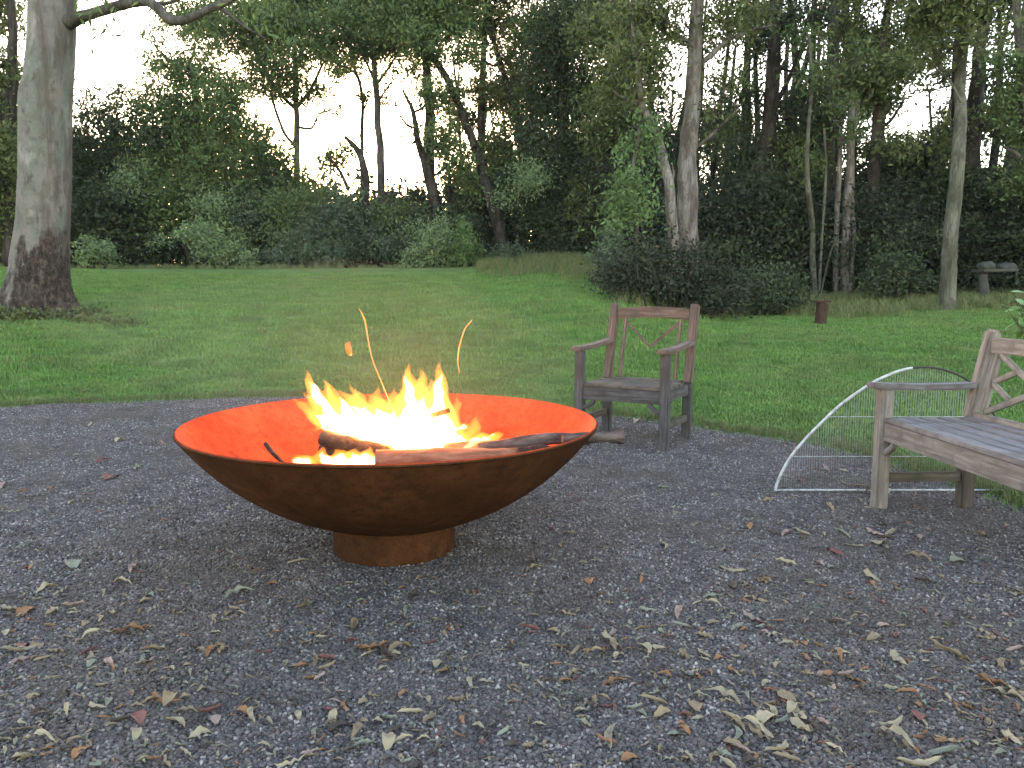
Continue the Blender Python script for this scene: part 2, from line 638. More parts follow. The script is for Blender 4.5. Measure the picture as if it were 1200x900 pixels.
def blades(name, n, rad, hmin, hmax, wd, seed, mat):
    g = np.random.default_rng(seed)
    V, A = [], []
    for i in range(n):
        a, r = g.random() * 6.283, rad * math.sqrt(g.random())
        b = np.array([r * math.cos(a), r * math.sin(a), -.01])
        h = g.uniform(hmin, hmax)
        o = g.random() * 6.283
        le = g.uniform(.1, .8) * h
        s = np.array([math.cos(o + 1.57), math.sin(o + 1.57), 0]) * wd * .5
        m = b + np.array([math.cos(o) * le * .35, math.sin(o) * le * .35, h * .65])
        e = b + np.array([math.cos(o) * le, math.sin(o) * le, h])
        V += [b - s, b + s, m + s * .8, m - s * .8, m - s * .8, m + s * .8, e + s * .1, e - s * .1]
        A += [g.random()] * 8
    return mesh_np(name, np.array(V), np.arange(len(V)), 4, mat, None, False, {'var': A})


def ground_pts(n, cond, xr, yr, seed):
    g = np.random.default_rng(seed)
    out = []
    while len(out) < n:
        x, y = g.uniform(*xr), g.uniform(*yr)
        d = math.hypot(x - GC[0], y - GC[1]) - gravel_edge(math.atan2(x - GC[0], y - GC[1]))
        if d < -.03 or abs(x) > y * .95 + 1.2: continue
        if not cond(x, y, d, g): continue
        out.append((x, y))
    P = np.array(out)
    return np.column_stack([P, height(P[:, 0], P[:, 1])])


turf = blades('turf', 90, .16, .015, .045, .006, 3, M_BLADE)
turf.location = (1.75, 6.2, float(height(1.75, 6.2)))
tag(turf, 'short mown grass blades of the lawn', 'grass', kind='stuff')
P = ground_pts(21500, lambda x, y, d, g: g.random() < (7 / max(y, 4)) ** 1.6, (-16, 14), (2, 22), 8)
o = scatter('lawn_turf', turf, P, rng.uniform(0, 6.28, len(P)), rng.uniform(.75, 1.3, len(P)) * (1 + np.clip(P[:, 1] - 8, 0, 9) * .05), M_BLADE)
tag(o, 'short mown grass covering the lawn', 'grass', kind='stuff')

# ------------------------------------------------------------------ the big gum at the left
def big_gum():
    Y = 12.0
    b = at(42, 362, Y)
    b[2] = float(height(b[0], b[1]))
    root = empty('gum_tree', b, 'huge pale gum tree with rough dark bark at its foot, at the left edge', 'tree')
    # centre px, half width px, by row
    rows = [(45, 374, 46), (45, 360, 39.5), (45, 345, 35.5), (46, 325, 32), (47.5, 300, 30), (50.5, 250, 28), (52.5, 200, 27), (53.5, 150, 26.5),
            (54.5, 110, 27), (57.5, 90, 25.5), (59.5, 60, 24.5), (61, 20, 24), (62, -30, 23.5), (64, -120, 22), (60, -240, 19), (70, -380, 15)]
    R = []
    for px, py, hw in rows:
        p = at(px, py, Y)
        R.append([p[0], p[1], p[2], hw * Y / F_PX])
    R[0][2] = b[2] - .12
    R = resample(R, 8)
    sides = 48
    an = np.arange(sides) / sides * 2 * math.pi
    V = []
    for i, (x, y, z, r) in enumerate(R):
        hb = z - b[2]
        for a in an:
            flare = max(0, 1 - hb / .55)
            rr = r * (1 + .16 * flare * math.sin(a * 5 + 1) + .10 * flare * math.sin(a * 9))
            rr *= 1 + .05 * mnoise.noise((math.cos(a) * 1.3, math.sin(a) * 1.3, z * .7)) + .025 * mnoise.noise((math.cos(a) * 4, math.sin(a) * 4, z * 2.4))
            rough = max(0.0, min(1.0, (1.15 - hb) / .6))
            rr += rough * .035 * mnoise.noise((math.cos(a) * 9, math.sin(a) * 9, z * 5)) + rough * .015 * mnoise.noise((math.cos(a) * 22, math.sin(a) * 22, z * 11))
            V.append((x + math.cos(a) * rr, y + math.sin(a) * rr, z))
    V = np.array(V)
    i = np.arange(len(R) - 1)[:, None]
    j = np.arange(sides)[None]
    k = (j + 1) % sides
    Fq = np.stack([i * sides + j, i * sides + k, (i + 1) * sides + k, (i + 1) * sides + j], -1).reshape(-1, 4)
    t = NT('gum_bark', .85, .2)
    co = t.coord('Object', (1, 1, .55))
    big = t.noise(co, 1.7, 5, .62)
    fine = t.noise(co, 9.0, 6, .7)
    c = t.ramp(big, [(.30, (.10, .105, .085)), (.45, (.185, .16, .143)), (.55, (.14, .148, .122)), (.7, (.27, .24, .22))])
    mid = t.noise(t.coord('Object', (1, 1, .8)), 4.5, 6, .7)
    c = t.mix(t.ramp(mid, [(.5, (0, 0, 0)), (.6, (.75, .75, .75))]), c, (.115, .11, .085))
    c = t.mix(t.ramp(fine, [(.54, (0, 0, 0)), (.66, (.85, .85, .85))]), c, (.075, .062, .05))
    c = t.mix(t.ramp(t.noise(t.coord('Object', (1, 1, .5)), 2.9, 4, .6), [(.56, (0, 0, 0)), (.66, (.6, .6, .6))]), c, (.34, .30, .28))
    # rough bark stocking at the foot and long peeling streaks on the right flank
    sep = t.n('ShaderNodeSeparateXYZ')
    tc = t.n('ShaderNodeTexCoord')
    t.l(tc.outputs['Object'], sep.inputs[0])
    low = t.math('SUBTRACT', .95, sep.outputs['Z'])
    low = t.math('ADD', low, t.math('MULTIPLY', t.math('SUBTRACT', t.noise(t.coord('Object', (1, 1, .35)), 2.2, 6, .75), .5), 5.0))
    low = t.math('ADD', low, t.math('MULTIPLY', sep.outputs['X'], .75))
    strk = t.math('SUBTRACT', t.math('ADD', t.math('MULTIPLY', sep.outputs['X'], .38), t.noise(t.coord('Object', (2.2, 2.2, .3)), 1.5, 6, .7)), .70)
    c = t.mix(t.math('MULTIPLY', t.math('MULTIPLY', strk, 9.0, True), .8), c, (.085, .068, .055))
    mlow = t.math('MULTIPLY', low, 2.6, True)
    rgh = t.noise(t.coord('Object', (1, 1, .6)), 14.0, 6, .75)
    c = t.mix(mlow, c, t.ramp(rgh, [(.36, (.018, .014, .012)), (.5, (.055, .042, .034)), (.64, (.13, .098, .08))]))
    t.bump(t.math('ADD', t.math('ADD', fine, t.math('MULTIPLY', big, .6)), t.math('MULTIPLY', rgh, mlow)), 1.0, .06)
    t.col(c)
    tr = mesh_np('trunk', V - b, Fq, 4, t.m, root, True)

    def limb(name, pl, parent, yoff=0.0):
        rows = []
        for i, (px, py, wd, dy) in enumerate(pl):
            p = at(px, py, Y + dy)
            rows.append([*p, wd * .5 * Y / F_PX])
        Q = resample(rows, 6)
        ac = Acc()
        ac.tube(Q[:, :3], Q[:, 3], 10, .14, 3)
        ac.out(name, BARK['grey'], parent, b)
        return Q
    limb('limb', [(70, 30, 20, 0), (95, 20, 13, -.2), (125, 11, 11, -.5), (160, 2, 10.5, -.8), (178, 4, 10, -1.), (198, 22, 9.5, -1.1), (215, 24, 8.5, -1.2),
                  (245, 11, 7.5, -1.3), (275, -4, 6.5, -1.3), (320, -40, 5, -1.2)], tr)
    limb('limb', [(165, 2, 6, -.85), (195, 4, 3.5, -.7), (215, -3, 2.5, -.6)], tr)
    limb('limb', [(255, 6, 5, -1.3), (285, 30, 3, -1.2), (310, 45, 2, -1.0)], tr)
    limb('limb', [(60, -120, 30, 0), (0, -200, 22, .4), (-70, -300, 14, .8)], tr)
    cl = [(125, 28, 18, 6, .8), (112, 24, 9, 6, .6), (200, -28, 50, 20, 1.6), (300, 12, 30, 16, 1.3), (320, 44, 18, 10, 1.1), (265, 22, 14, 10, .8), (110, -6, 14, 6, .8)]
    C = px_clumps(cl, Y - 1.0, 3, .4)
    C += px_clumps([(-60, -330, 110, 70, 1.3), (80, -420, 130, 80, 1.3), (220, -260, 120, 60, 1.1), (-40, -190, 60, 40, 1.)], Y + .5, 5, 1.5)
    foliage('crown', C, LEAF['mid'], .13, .035, root, b, 71, .15, .8)
    return root, b


gum, gum_b = big_gum()

# ------------------------------------------------------------------ the trees of the wood, left to right
W_ = 'trees of the wood'
tree('wood_tree', 'leafy tree half hidden behind the huge gum trunk, at the far left edge', 25, [[(12, 300, 16), (10, 180, 14), (14, 60, 10), (10, -40, 7)]],
     [(2, 15, 24, 28, 2), (14, 95, 24, 36, 2.2), (0, 130, 24, 40, 2.4), (10, 180, 30, 36, 2.6), (4, 235, 34, 40, 2.8), (16, 275, 34, 30, 2.8), (-40, 60, 40, 60, 2), (-50, 200, 50, 70, 2.4),
      (-20, -40, 50, 40, 2)], 'olive', 'dark', seed=21)
tree('wood_tree', 'dark dense broad tree just right of the huge gum trunk', 31, [[(136, 300, 14), (134, 220, 11), (132, 170, 7), (130, 140, 3)]],
     [(112, 128, 26, 28, 2.2), (146, 150, 26, 30, 2.4), (95, 170, 28, 38, 2.6), (150, 205, 36, 42, 2.8), (110, 215, 36, 40, 2.8), (130, 260, 50, 36, 3), (138, 112, 12, 18, 1.2), (165, 128, 14, 20, 1.4), (90, 265, 34, 34, 3)],
     'dark', 'grey', seed=22, covk=.62)
tree('wood_tree', 'tall dome-topped dark green tree standing behind the yellow-green shrub', 30, [[(232, 300, 18), (233, 220, 15), (230, 140, 10), (226, 80, 6)]],
     [(198, 78, 30, 26, 1.9), (232, 88, 34, 30, 2.6), (190, 116, 30, 32, 2.4), (258, 118, 34, 36, 2.8), (222, 135, 40, 36, 2.8), (190, 180, 36, 40, 2.8), (245, 180, 44, 44, 3), (205, 235, 44, 44, 3), (262, 240, 46, 46, 3),
      (285, 150, 22, 30, 2), (180, 42, 18, 14, .9), (228, 48, 26, 16, 1.0)], 'mid', 'grey', seed=23, covk=.62)
tree('wood_tree', 'rounded dark tree on the left of the bright sunset gap', 32, [[(312, 300, 14), (310, 230, 11), (305, 170, 7)]],
     [(300, 175, 24, 26, 2.2), (325, 192, 24, 24, 2.2), (306, 225, 36, 34, 2.8), (346, 220, 26, 26, 2.3), (330, 265, 44, 34, 3), (292, 275, 36, 34, 3), (312, 150, 12, 14, 1.)], 'mid', 'dark', seed=24)
tree('wood_tree', 'slender forked gum with a spreading umbrella crown left of the sunset gap', 34,
     [[(347, 300, 8), (348, 200, 7), (347, 128, 6.5), (346, 70, 5), (338, 0, 4), (330, -50, 3)], [(347, 128, 5), (330, 112, 4), (316, 92, 3.5), (300, 60, 3)], [(348, 125, 5), (362, 108, 4), (378, 75, 3)],
      [(344, 170, 4), (330, 150, 3.5), (318, 110, 3)]],
     [(300, 55, 34, 26, 2.2), (338, 88, 28, 18, 2.0), (368, 108, 24, 12, 1.7), (322, 22, 46, 26, 2.6), (372, 50, 34, 24, 2.3), (282, 18, 32, 22, 2.2), (296, 96, 20, 14, 1.2), (352, 5, 40, 24, 2.6), (392, 128, 16, 8, 1.0),
      (340, 112, 22, 10, 1.3), (258, 55, 22, 18, .8), (240, 20, 30, 20, 1.2), (300, -40, 70, 30, 2.)], 'mid', 'grey', seed=25)
tree('wood_tree', 'thin pale sapling trunk against the brightest part of the sunset', 36, [[(425, 300, 5), (424, 190, 4.5), (424, 110, 4), (412, 70, 3.5), (404, 10, 3)]],
     [(400, 78, 22, 14, 1.1), (412, 35, 34, 24, 2.0), (426, 112, 15, 7, 1.2), (398, 5, 40, 24, 2.4), (444, 60, 20, 12, 1.0)], 'mid', 'grey', seed=26, twigk=1.6)
tree('wood_tree', 'straight slim gum rising through the middle of the sunset gap', 33,
     [[(447, 305, 10), (446, 200, 9), (443, 150, 8), (440, 100, 7), (437, 50, 5), (430, -10, 4)], [(440, 100, 4), (455, 80, 3), (470, 55, 2.5)], [(440, 96, 3.5), (428, 70, 3), (415, 45, 2.5)], [(441, 122, 3), (452, 105, 2.5), (462, 92, 2)]],
     [(428, 52, 30, 20, 1.5), (460, 40, 34, 22, 1.9), (482, 82, 22, 12, 1.3), (436, 12, 46, 22, 2.4), (470, 12, 34, 24, 2.6), (456, 118, 11, 8, .9), (450, 92, 20, 9, .9), (455, -35, 70, 28, 2.2)], 'mid', 'grey', seed=27, twigk=1.6)
tree('wood_tree', 'short bent dark tree with a broken top under the sunset gap', 29, [[(429, 305, 11), (428, 250, 9.5), (428, 205, 9), (420, 178, 7), (404, 160, 4)], [(408, 222, 5), (398, 200, 4), (384, 182, 3)]],
     [(394, 186, 20, 13, 1.7), (410, 176, 15, 9, 1.4), (384, 200, 12, 14, 1.2)], 'olive', 'dark', seed=28, limbs=False)
tree('wood_tree', 'dark twin-stemmed gum forming the right side of the sunset gap', 30,
     [[(520, 305, 15), (510, 240, 14), (503, 200, 13), (503, 130, 11), (500, 70, 9), (494, 10, 7), (488, -40, 5)], [(508, 235, 9), (498, 195, 8.5), (490, 165, 7.5), (484, 132, 5.5), (474, 110, 3)], [(484, 150, 3.5), (476, 145, 3), (466, 132, 2)]],
     [(508, 112, 26, 16, 2.0), (472, 22, 46, 24, 2.8), (515, 20, 42, 28, 3), (498, 62, 26, 16, 1.8), (520, 160, 20, 26, 1.7), (536, 190, 20, 24, 1.7), (484, 158, 8, 8, .8), (505, -30, 70, 30, 2.4)], 'mid', 'dark', seed=29)
tree('wood_tree', 'leaning dark gum whose long stem slants up to the left behind the fire', 29.5,
     [[(594, 300, 17), (584, 262, 15), (571, 218, 13), (556, 172, 10), (540, 130, 9), (524, 95, 8), (504, 62, 7), (482, 28, 5.5), (470, 0, 4)], [(556, 172, 5), (545, 140, 4), (535, 105, 3), (530, 60, 2.5)]],
     [(545, 60, 26, 18, 1.6), (530, 110, 18, 18, 1.3), (486, 45, 28, 16, 1.9), (558, 215, 22, 20, 1.6), (540, 25, 34, 22, 2.2)], 'mid', 'dark', seed=30)
tree('wood_tree', 'upright slim dark gum in front of the middle of the wood', 31,
     [[(565, 300, 8), (564, 200, 8), (564, 130, 8), (567, 60, 7), (570, 0, 5), (572, -40, 4)], [(552, 300, 4), (553, 250, 4), (551, 200, 3)], [(528, 300, 5), (528, 240, 5), (526, 205, 4)]],
     [(575, 28, 36, 24, 2.2), (562, 102, 20, 14, 1.9), (590, 118, 22, 18, 1.4), (548, 70, 20, 16, 1.0), (600, 60, 28, 22, 1.5), (576, 175, 20, 24, 1.5), (580, -30, 60, 30, 2.2)], 'olive', 'dark', seed=31)
tree('wood_tree', 'forked dark gum left of the solid dark thicket', 31,
     [[(604, 300, 13), (609, 240, 12), (613, 190, 11), (606, 140, 8.5), (592, 95, 7), (580, 50, 5), (572, 0, 4)], [(613, 190, 7), (622, 140, 6), (630, 80, 5), (640, 10, 4)]],
     [(626, 40, 30, 28, 2.0), (605, 150, 24, 26, 1.9), (630, 120, 24, 26, 1.8), (600, 200, 20, 26, 2.0), (655, 20, 40, 26, 2.4), (640, -30, 60, 30, 2.2)], 'mid', 'dark', seed=32)
tree('wood_tree', 'dense dark bushy tree in the middle of the wood, left of the pale trunk', 29,
     [[(655, 300, 14), (657, 200, 12), (660, 100, 9), (664, 10, 6), (664, -30, 5)]],
     [(640, 70, 30, 30, 2.2), (668, 60, 34, 34, 2.6), (652, 115, 38, 32, 2.9), (690, 110, 30, 34, 2.6), (636, 165, 30, 34, 2.5), (668, 175, 34, 34, 3), (646, 225, 40, 38, 3.1), (690, 225, 40, 42, 3.2), (672, 20, 40, 28, 2.6), (660, 268, 52, 30, 3)],
     'dark', 'dark', seed=33, covk=.9)
tree('wood_tree', 'feathery dark tree directly behind the leaning pale stem', 27,
     [[(712, 300, 12), (714, 200, 10), (716, 100, 8), (716, 10, 6), (716, -30, 4)]],
     [(704, 40, 36, 32, 2.5), (728, 95, 32, 32, 2.4), (712, 145, 32, 32, 2.6), (722, 195, 32, 36, 2.9), (704, 245, 38, 36, 3), (735, 20, 34, 26, 2.3), (762, 235, 38, 40, 3)], 'olive', 'dark', seed=34, covk=1.1)
tree('wood_tree', 'tall straight pale-barked gum rising from the dark bushes behind the armchair', 18.5,
     [[(808, 345, 28.1), (806, 300, 25.7), (806, 250, 24.2), (807, 190, 21.4), (811, 120, 17.9), (815, 60, 16.0), (818, 0, 14.4), (820, -60, 12.5)], [(816, 78, 7.0), (832, 66, 6.2), (852, 48, 4.7), (880, 36, 3.1), (905, 30, 2.0)],
      [(812, 176, 3.9), (832, 160, 3.5), (850, 142, 2.7), (866, 127, 1.6)]],
     [(852, 22, 36, 20, 1.7), (782, 40, 26, 24, 1.4), (852, 92, 24, 16, 1.2), (880, 20, 24, 20, 1.3), (838, 130, 16, 14, .9), (760, 8, 34, 18, 1.7), (830, -50, 90, 40, 2.)], 'olive', 'pale', L=.13, W=.05, seed=35)
tree('wood_tree', 'pale mottled stem leaning left against the tall straight gum', 18.0,
     [[(792, 345, 13.9), (789, 290, 13.1), (786, 250, 12.3), (781, 205, 11.1), (773, 170, 10.2), (762, 140, 8.6), (752, 120, 7.4), (746, 80, 5.3), (742, 30, 4.1), (744, -20, 3.3)], [(784, 225, 3.3), (789, 205, 2.5), (787, 190, 1.8)]],
     [(742, 62, 32, 24, 1.9), (762, 118, 18, 14, 1.3), (722, 100, 26, 22, 1.7), (768, 78, 22, 18, 1.4), (745, 20, 34, 20, 1.8)], 'olive', 'pale', L=.13, W=.05, seed=36)
tree('wood_tree', 'bright green sapling growing beside the leaning pale stem', 17.2, [[(748, 335, 6), (746, 260, 5), (742, 200, 4), (750, 150, 3)]],
     [(748, 172, 20, 20, 1.8), (762, 150, 14, 18, 1.2), (735, 212, 22, 18, 1.8), (724, 238, 18, 16, 1.6), (742, 248, 24, 20, 1.6), (716, 268, 14, 20, 1.3)], 'bright', 'grey', L=.11, W=.05, seed=37, cat='sapling')
tree('wood_tree', 'tall near-black gum right of the tall pale trunk', 22,
     [[(880, 330, 18), (886, 270, 18), (894, 210, 17), (901, 140, 16), (907, 60, 15), (911, -20, 13)], [(905, 130, 6), (925, 90, 5), (945, 40, 4), (958, -10, 3)]],
     [(898, 40, 28, 26, 1.9), (926, 20, 26, 20, 1.4), (872, 110, 24, 24, 1.6), (925, 130, 20, 24, 1.4), (880, 190, 30, 34, 2.4), (905, 240, 34, 40, 2.6), (870, 250, 34, 40, 2.8), (905, -40, 70, 32, 2)], 'dark', 'dark', L=.14, W=.054, seed=38)
tree('wood_tree', 'pair of thin dark poles with few leaves between two thick dark trunks', 24,
     [[(877, 300, 6), (877, 180, 6), (877, 90, 5), (878, 0, 4)], [(888, 300, 6.5), (888, 180, 6.5), (885, 60, 5), (888, -10, 4)]],
     [(884, 62, 20, 18, 1.3), (868, 30, 22, 20, 1.4), (878, 150, 18, 18, 1.3)], 'olive', 'dark', L=.14, W=.054, seed=39)
tree('wood_tree', 'crooked dark gum branching wide above the brown post', 24,
     [[(938, 330, 12), (930, 240, 11), (926, 170, 10), (932, 100, 9), (930, 40, 7), (924, -10, 5)], [(932, 110, 7), (948, 60, 6), (965, 10, 4.5), (975, -30, 3)], [(931, 80, 4), (946, 50, 3.5), (968, 30, 3), (985, 24, 2)]],
     [(950, 110, 22, 22, 1.6), (946, 165, 26, 28, 1.9), (925, 200, 26, 30, 2.4), (950, 230, 34, 36, 2.8), (936, 280, 36, 36, 3), (915, 75, 14, 18, 1.0), (950, 22, 24, 14, 1.1)], 'dark', 'dark', L=.14, W=.054, seed=40, twigk=1.6)
tree('wood_tree', 'straight dark gum second to the right of the near-black one', 22.5,
     [[(970, 335, 15), (970, 250, 14), (971, 180, 13.5), (974, 110, 12.5), (978, 40, 11), (981, -30, 9)]],
     [(978, 80, 22, 20, 1.5), (992, 30, 28, 24, 1.7), (962, 140, 20, 20, 1.5), (985, 170, 22, 22, 1.4), (970, -40, 60, 30, 1.8)], 'dark', 'grey', L=.14, W=.054, seed=41)
tree('wood_tree', 'slim pale-grey stem with a bare stub, nearest the brown post', 20,
     [[(956, 358, 7.2), (953, 310, 7.2), (952, 270, 6.8), (947, 225, 6.0), (946, 170, 4.8), (951, 100, 3.6), (948, 40, 2.4)], [(962, 300, 3.2), (964, 260, 3.2), (968, 200, 2.8), (966, 150, 2.4)], [(962, 296, 2.4), (975, 290, 2.1), (988, 284, 1.6)]],
     [(945, 190, 18, 18, 1.2), (950, 90, 20, 18, 1.2), (946, 45, 22, 16, 1.3)], 'mid', 'green', L=.13, W=.05, seed=42)
tree('wood_tree', 'pale smooth sapling cluster with three stems right of the brown post', 20.5,
     [[(990, 352, 11), (991, 300, 10.5), (993, 250, 10), (997, 190, 9), (999, 130, 7), (1004, 50, 5)], [(980, 330, 6), (980, 270, 6), (983, 210, 6), (986, 150, 4)], [(996, 345, 5), (1001, 280, 4.5), (998, 220, 4)], [(1000, 240, 4), (1000, 170, 4), (1010, 100, 3)]],
     [(1002, 60, 20, 20, 1.3), (1000, 150, 16, 16, 1.0), (985, 125, 16, 14, 1.0)], 'mid', 'pale', L=.13, W=.05, seed=43)
tree('wood_tree', 'dark leaning gum with a pale strip of bark, left of the far-right pale trunk', 21,
     [[(1009, 350, 15), (1013, 300, 14.5), (1018, 250, 14), (1024, 190, 13), (1029, 130, 11.5), (1034, 70, 10), (1040, 10, 8), (1044, -40, 6)], [(1032, 150, 4), (1045, 140, 3.5), (1058, 118, 2.5)]],
     [(1038, 88, 42, 26, 2.9), (1010, 100, 28, 20, 2.2), (1060, 62, 32, 20, 2.2), (1022, 50, 28, 20, 1.9), (1052, 170, 24, 16, 1.6), (1000, 40, 24, 18, 1.4), (1045, -20, 60, 30, 2.2), (1078, 30, 24, 18, 1.6)], 'olive', 'dark', L=.14, W=.054, seed=44)
tree('wood_tree', 'thick broken-topped dark tree in the darkest part of the wood', 25,
     [[(1052, 330, 18), (1058, 270, 15), (1064, 230, 10), (1066, 205, 5)]],
     [(1050, 200, 32, 28, 2.6), (1085, 205, 32, 28, 2.6), (1066, 250, 44, 34, 3), (1040, 290, 44, 34, 3.2), (1090, 290, 44, 36, 3.2), (1070, 172, 18, 12, 1.4), (1100, 165, 16, 20, 1.6)], 'dark', 'dark', seed=45, covk=1.1)
tree('wood_tree', 'single straight pale greenish gum standing at the lawn edge, far right', 15.5,
     [[(1109, 362, 20.3), (1111, 335, 17.9), (1113, 300, 16.8), (1117, 250, 16.0), (1121, 190, 14.8), (1124, 140, 13.3), (1127, 80, 11.7), (1130, 20, 10.1), (1133, -50, 8.6)], [(1126, 120, 3.1), (1114, 96, 2.7), (1098, 82, 2.0)], [(1129, 60, 3.1), (1146, 36, 2.3), (1165, 25, 1.6)]],
     [(1094, 72, 18, 12, 1.3), (1158, 42, 18, 14, 1.3), (1118, 10, 44, 20, 2.0), (1085, 20, 30, 20, 1.9), (1105, 40, 24, 16, 1.5), (1120, -50, 90, 40, 2)], 'olive', 'green', L=.12, W=.045, seed=46)
tree('wood_tree', 'dark forked gum behind the far-right pale trunk', 22,
     [[(1152, 340, 22), (1146, 260, 20), (1139, 190, 19), (1143, 120, 17), (1148, 70, 14), (1156, 10, 10), (1162, -40, 8)], [(1141, 170, 6), (1160, 130, 5), (1185, 110, 4), (1205, 100, 3)]],
     [(1160, 100, 16, 20, 1.5), (1148, 25, 26, 20, 1.8), (1112, 225, 30, 30, 2.6), (1160, 225, 34, 26, 2.7), (1190, 240, 30, 36, 2.8), (1142, 275, 44, 30, 3), (1172, -20, 50, 30, 2)], 'dark', 'dark', L=.14, W=.054, seed=47)
tree('wood_tree', 'leafy gum filling the top right corner of the picture', 19,
     [[(1215, 345, 20), (1212, 250, 18), (1206, 150, 14), (1196, 60, 10), (1190, -20, 7)], [(1208, 200, 6), (1190, 180, 5), (1176, 172, 3)], [(1196, 80, 4), (1180, 65, 3), (1168, 66, 2)]],
     [(1188, 75, 20, 16, 1.7), (1182, 125, 18, 20, 1.8), (1200, 160, 18, 16, 1.6), (1165, 70, 12, 22, 1.4), (1205, 20, 20, 16, 1.1), (1205, 110, 24, 26, 2.2), (1205, 210, 28, 22, 2.4), (1190, 150, 12, 14, 1.2), (1230, 60, 40, 50, 2)], 'mid', 'grey', L=.13, W=.05, seed=48)


# ------------------------------------------------------------------ far wood and scrub that read as one mass
def skyline(px):
    return float(np.interp(px, [-200, 0, 90, 130, 170, 200, 260, 300, 335, 380, 440, 490, 505, 560, 600, 650, 700, 760, 850, 930, 1000, 1060, 1110, 1150, 1200, 1400],
                           [90, 95, 125, 118, 128, 100, 120, 165, 200, 208, 206, 208, 195, 175, 160, 140, 150, 165, 185, 195, 190, 195, 205, 200, 190, 150]))


def edge_y(px):
    return float(np.interp(px, [-200, 0, 300, 480, 600, 690, 760, 850, 1000, 1200, 1400], [25, 27, 29, 29, 28, 26, 21, 20, 19.5, 18.5, 17]))


def mass(name, label, n, ylo, yhi, leaf, L, W, seed, rad, cov, toplift=0, pxr=(-160, 1360), tops=True):
    g = np.random.default_rng(seed)
    out = []
    for i in range(n):
        px = g.uniform(*pxr)
        Y = edge_y(px) + g.uniform(ylo, yhi)
        top = skyline(px) + toplift + 22 * mnoise.noise((px * .021, seed, 0)) + 14 * mnoise.noise((px * .06, seed, 5))
        gx = at(px, 300, Y)
        gz_ = float(height(gx[0], Y))
        ztop = at(px, top, Y)[2]
        r = g.uniform(*rad)
        z = gz_ + r * .4 + (max(ztop - r, gz_ + .4) - gz_) * g.random() ** .9
        out.append((np.array([gx[0], Y, z]), (r * 1.15, r, r * g.uniform(.7, 1.0)), cov))
    o = foliage(name, out, LEAF[leaf], L, W, None, (0, 0, 0), seed, .22, .2, 10, .45)
    return tag(o, label, 'woodland', kind='stuff')


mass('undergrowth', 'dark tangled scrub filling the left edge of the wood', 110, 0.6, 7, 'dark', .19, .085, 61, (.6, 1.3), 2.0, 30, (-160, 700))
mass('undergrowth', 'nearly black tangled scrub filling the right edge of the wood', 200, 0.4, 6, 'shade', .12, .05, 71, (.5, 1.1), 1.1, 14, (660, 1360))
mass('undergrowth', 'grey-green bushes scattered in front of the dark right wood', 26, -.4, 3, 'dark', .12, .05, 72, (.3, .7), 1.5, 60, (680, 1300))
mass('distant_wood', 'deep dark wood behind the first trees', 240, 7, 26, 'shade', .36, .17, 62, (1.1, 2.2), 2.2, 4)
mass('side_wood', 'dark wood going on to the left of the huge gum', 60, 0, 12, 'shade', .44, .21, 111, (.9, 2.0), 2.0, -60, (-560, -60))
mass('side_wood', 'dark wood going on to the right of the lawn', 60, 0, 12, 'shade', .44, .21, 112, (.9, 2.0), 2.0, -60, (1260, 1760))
mass('sunset_scrub', 'blue-green scrub below the sunset gap', 20, -.5, 4, 'blue', .15, .06, 63, (.4, 1.0), 1.8, 14, (270, 520))
mass('sunset_scrub', 'fresh green bushes among the scrub below the sunset gap', 24, -.8, 3, 'mid', .14, .055, 67, (.35, .9), 1.9, 18, (290, 520))
mass('sunset_scrub', 'pale feathery bushes among the scrub left of centre', 34, -1.2, 2, 'sage', .12, .045, 68, (.3, .75), 1.6, 36, (150, 640))


GAPS = [(148, 72, 52, 50), (120, 40, 40, 30), (400, 150, 105, 52), (330, 150, 40, 36), (1078, 122, 24, 28), (1160, 182, 26, 16), (1172, 22, 26, 16), (958, 62, 12, 28), (545, 60, 12, 26), (660, 98, 12, 12), (795, 80, 10, 50), (850, 90, 16, 22),
        (1040, 150, 14, 12), (1145, 110, 8, 22), (905, 90, 8, 30), (700, 40, 8, 20), (600, 150, 10, 10), (1010, 20, 10, 14), (990, 150, 8, 20), (880, 140, 8, 30)]


def high_canopy(name, label, n, pxr, pyr, yr, leaf, seed, rad, cov, L, W):
    g = np.random.default_rng(seed)
    out = []
    while len(out) < n:
        px, py = g.uniform(*pxr), pyr[0] + (pyr[1] - pyr[0]) * g.random()
        rx = g.uniform(*rad)
        if any(((px - a) / (c + rx * .6)) ** 2 + ((py - b) / (d + rx * .45)) ** 2 < 1 for a, b, c, d in GAPS): continue
        Y = edge_y(px) + g.uniform(*yr)
        m = Y / F_PX
        out.append((at(px, py, Y), (rx * m * 1.15, rx * m, rx * m * .75), cov * g.uniform(.6, 1.3)))
    o = foliage(name, out, LEAF[leaf], L, W, None, (0, 0, 0), seed, .2, .35, 13, .5)
    tag(o, label, 'woodland', kind='stuff')


high_canopy('high_canopy', 'airy mid-green leaf sprays high in the left of the wood', 62, (150, 640), (-25, 110), (2, 7), 'mid', 101, (14, 30), 1.9, .16, .058)
high_canopy('high_canopy', 'olive leaf sprays high in the right of the wood', 110, (620, 1230), (-25, 215), (2, 8), 'olive', 102, (12, 26), 1.9, .14, .052)
high_canopy('high_canopy', 'dark leaf layers between the trunks of the right wood', 95, (690, 1230), (110, 235), (4, 10), 'dark', 103, (14, 28), 2.0, .16, .06)
high_canopy('high_canopy', 'dark leaf layers between the trunks right of the sunset gap', 34, (495, 720), (60, 230), (3, 9), 'dark', 104, (13, 26), 1.9, .16, .06)


high_canopy('high_canopy', 'nearly black leaf layers deep in the right wood', 70, (600, 1240), (30, 235), (10, 17), 'shade', 105, (16, 30), 1.9, .24, .10)


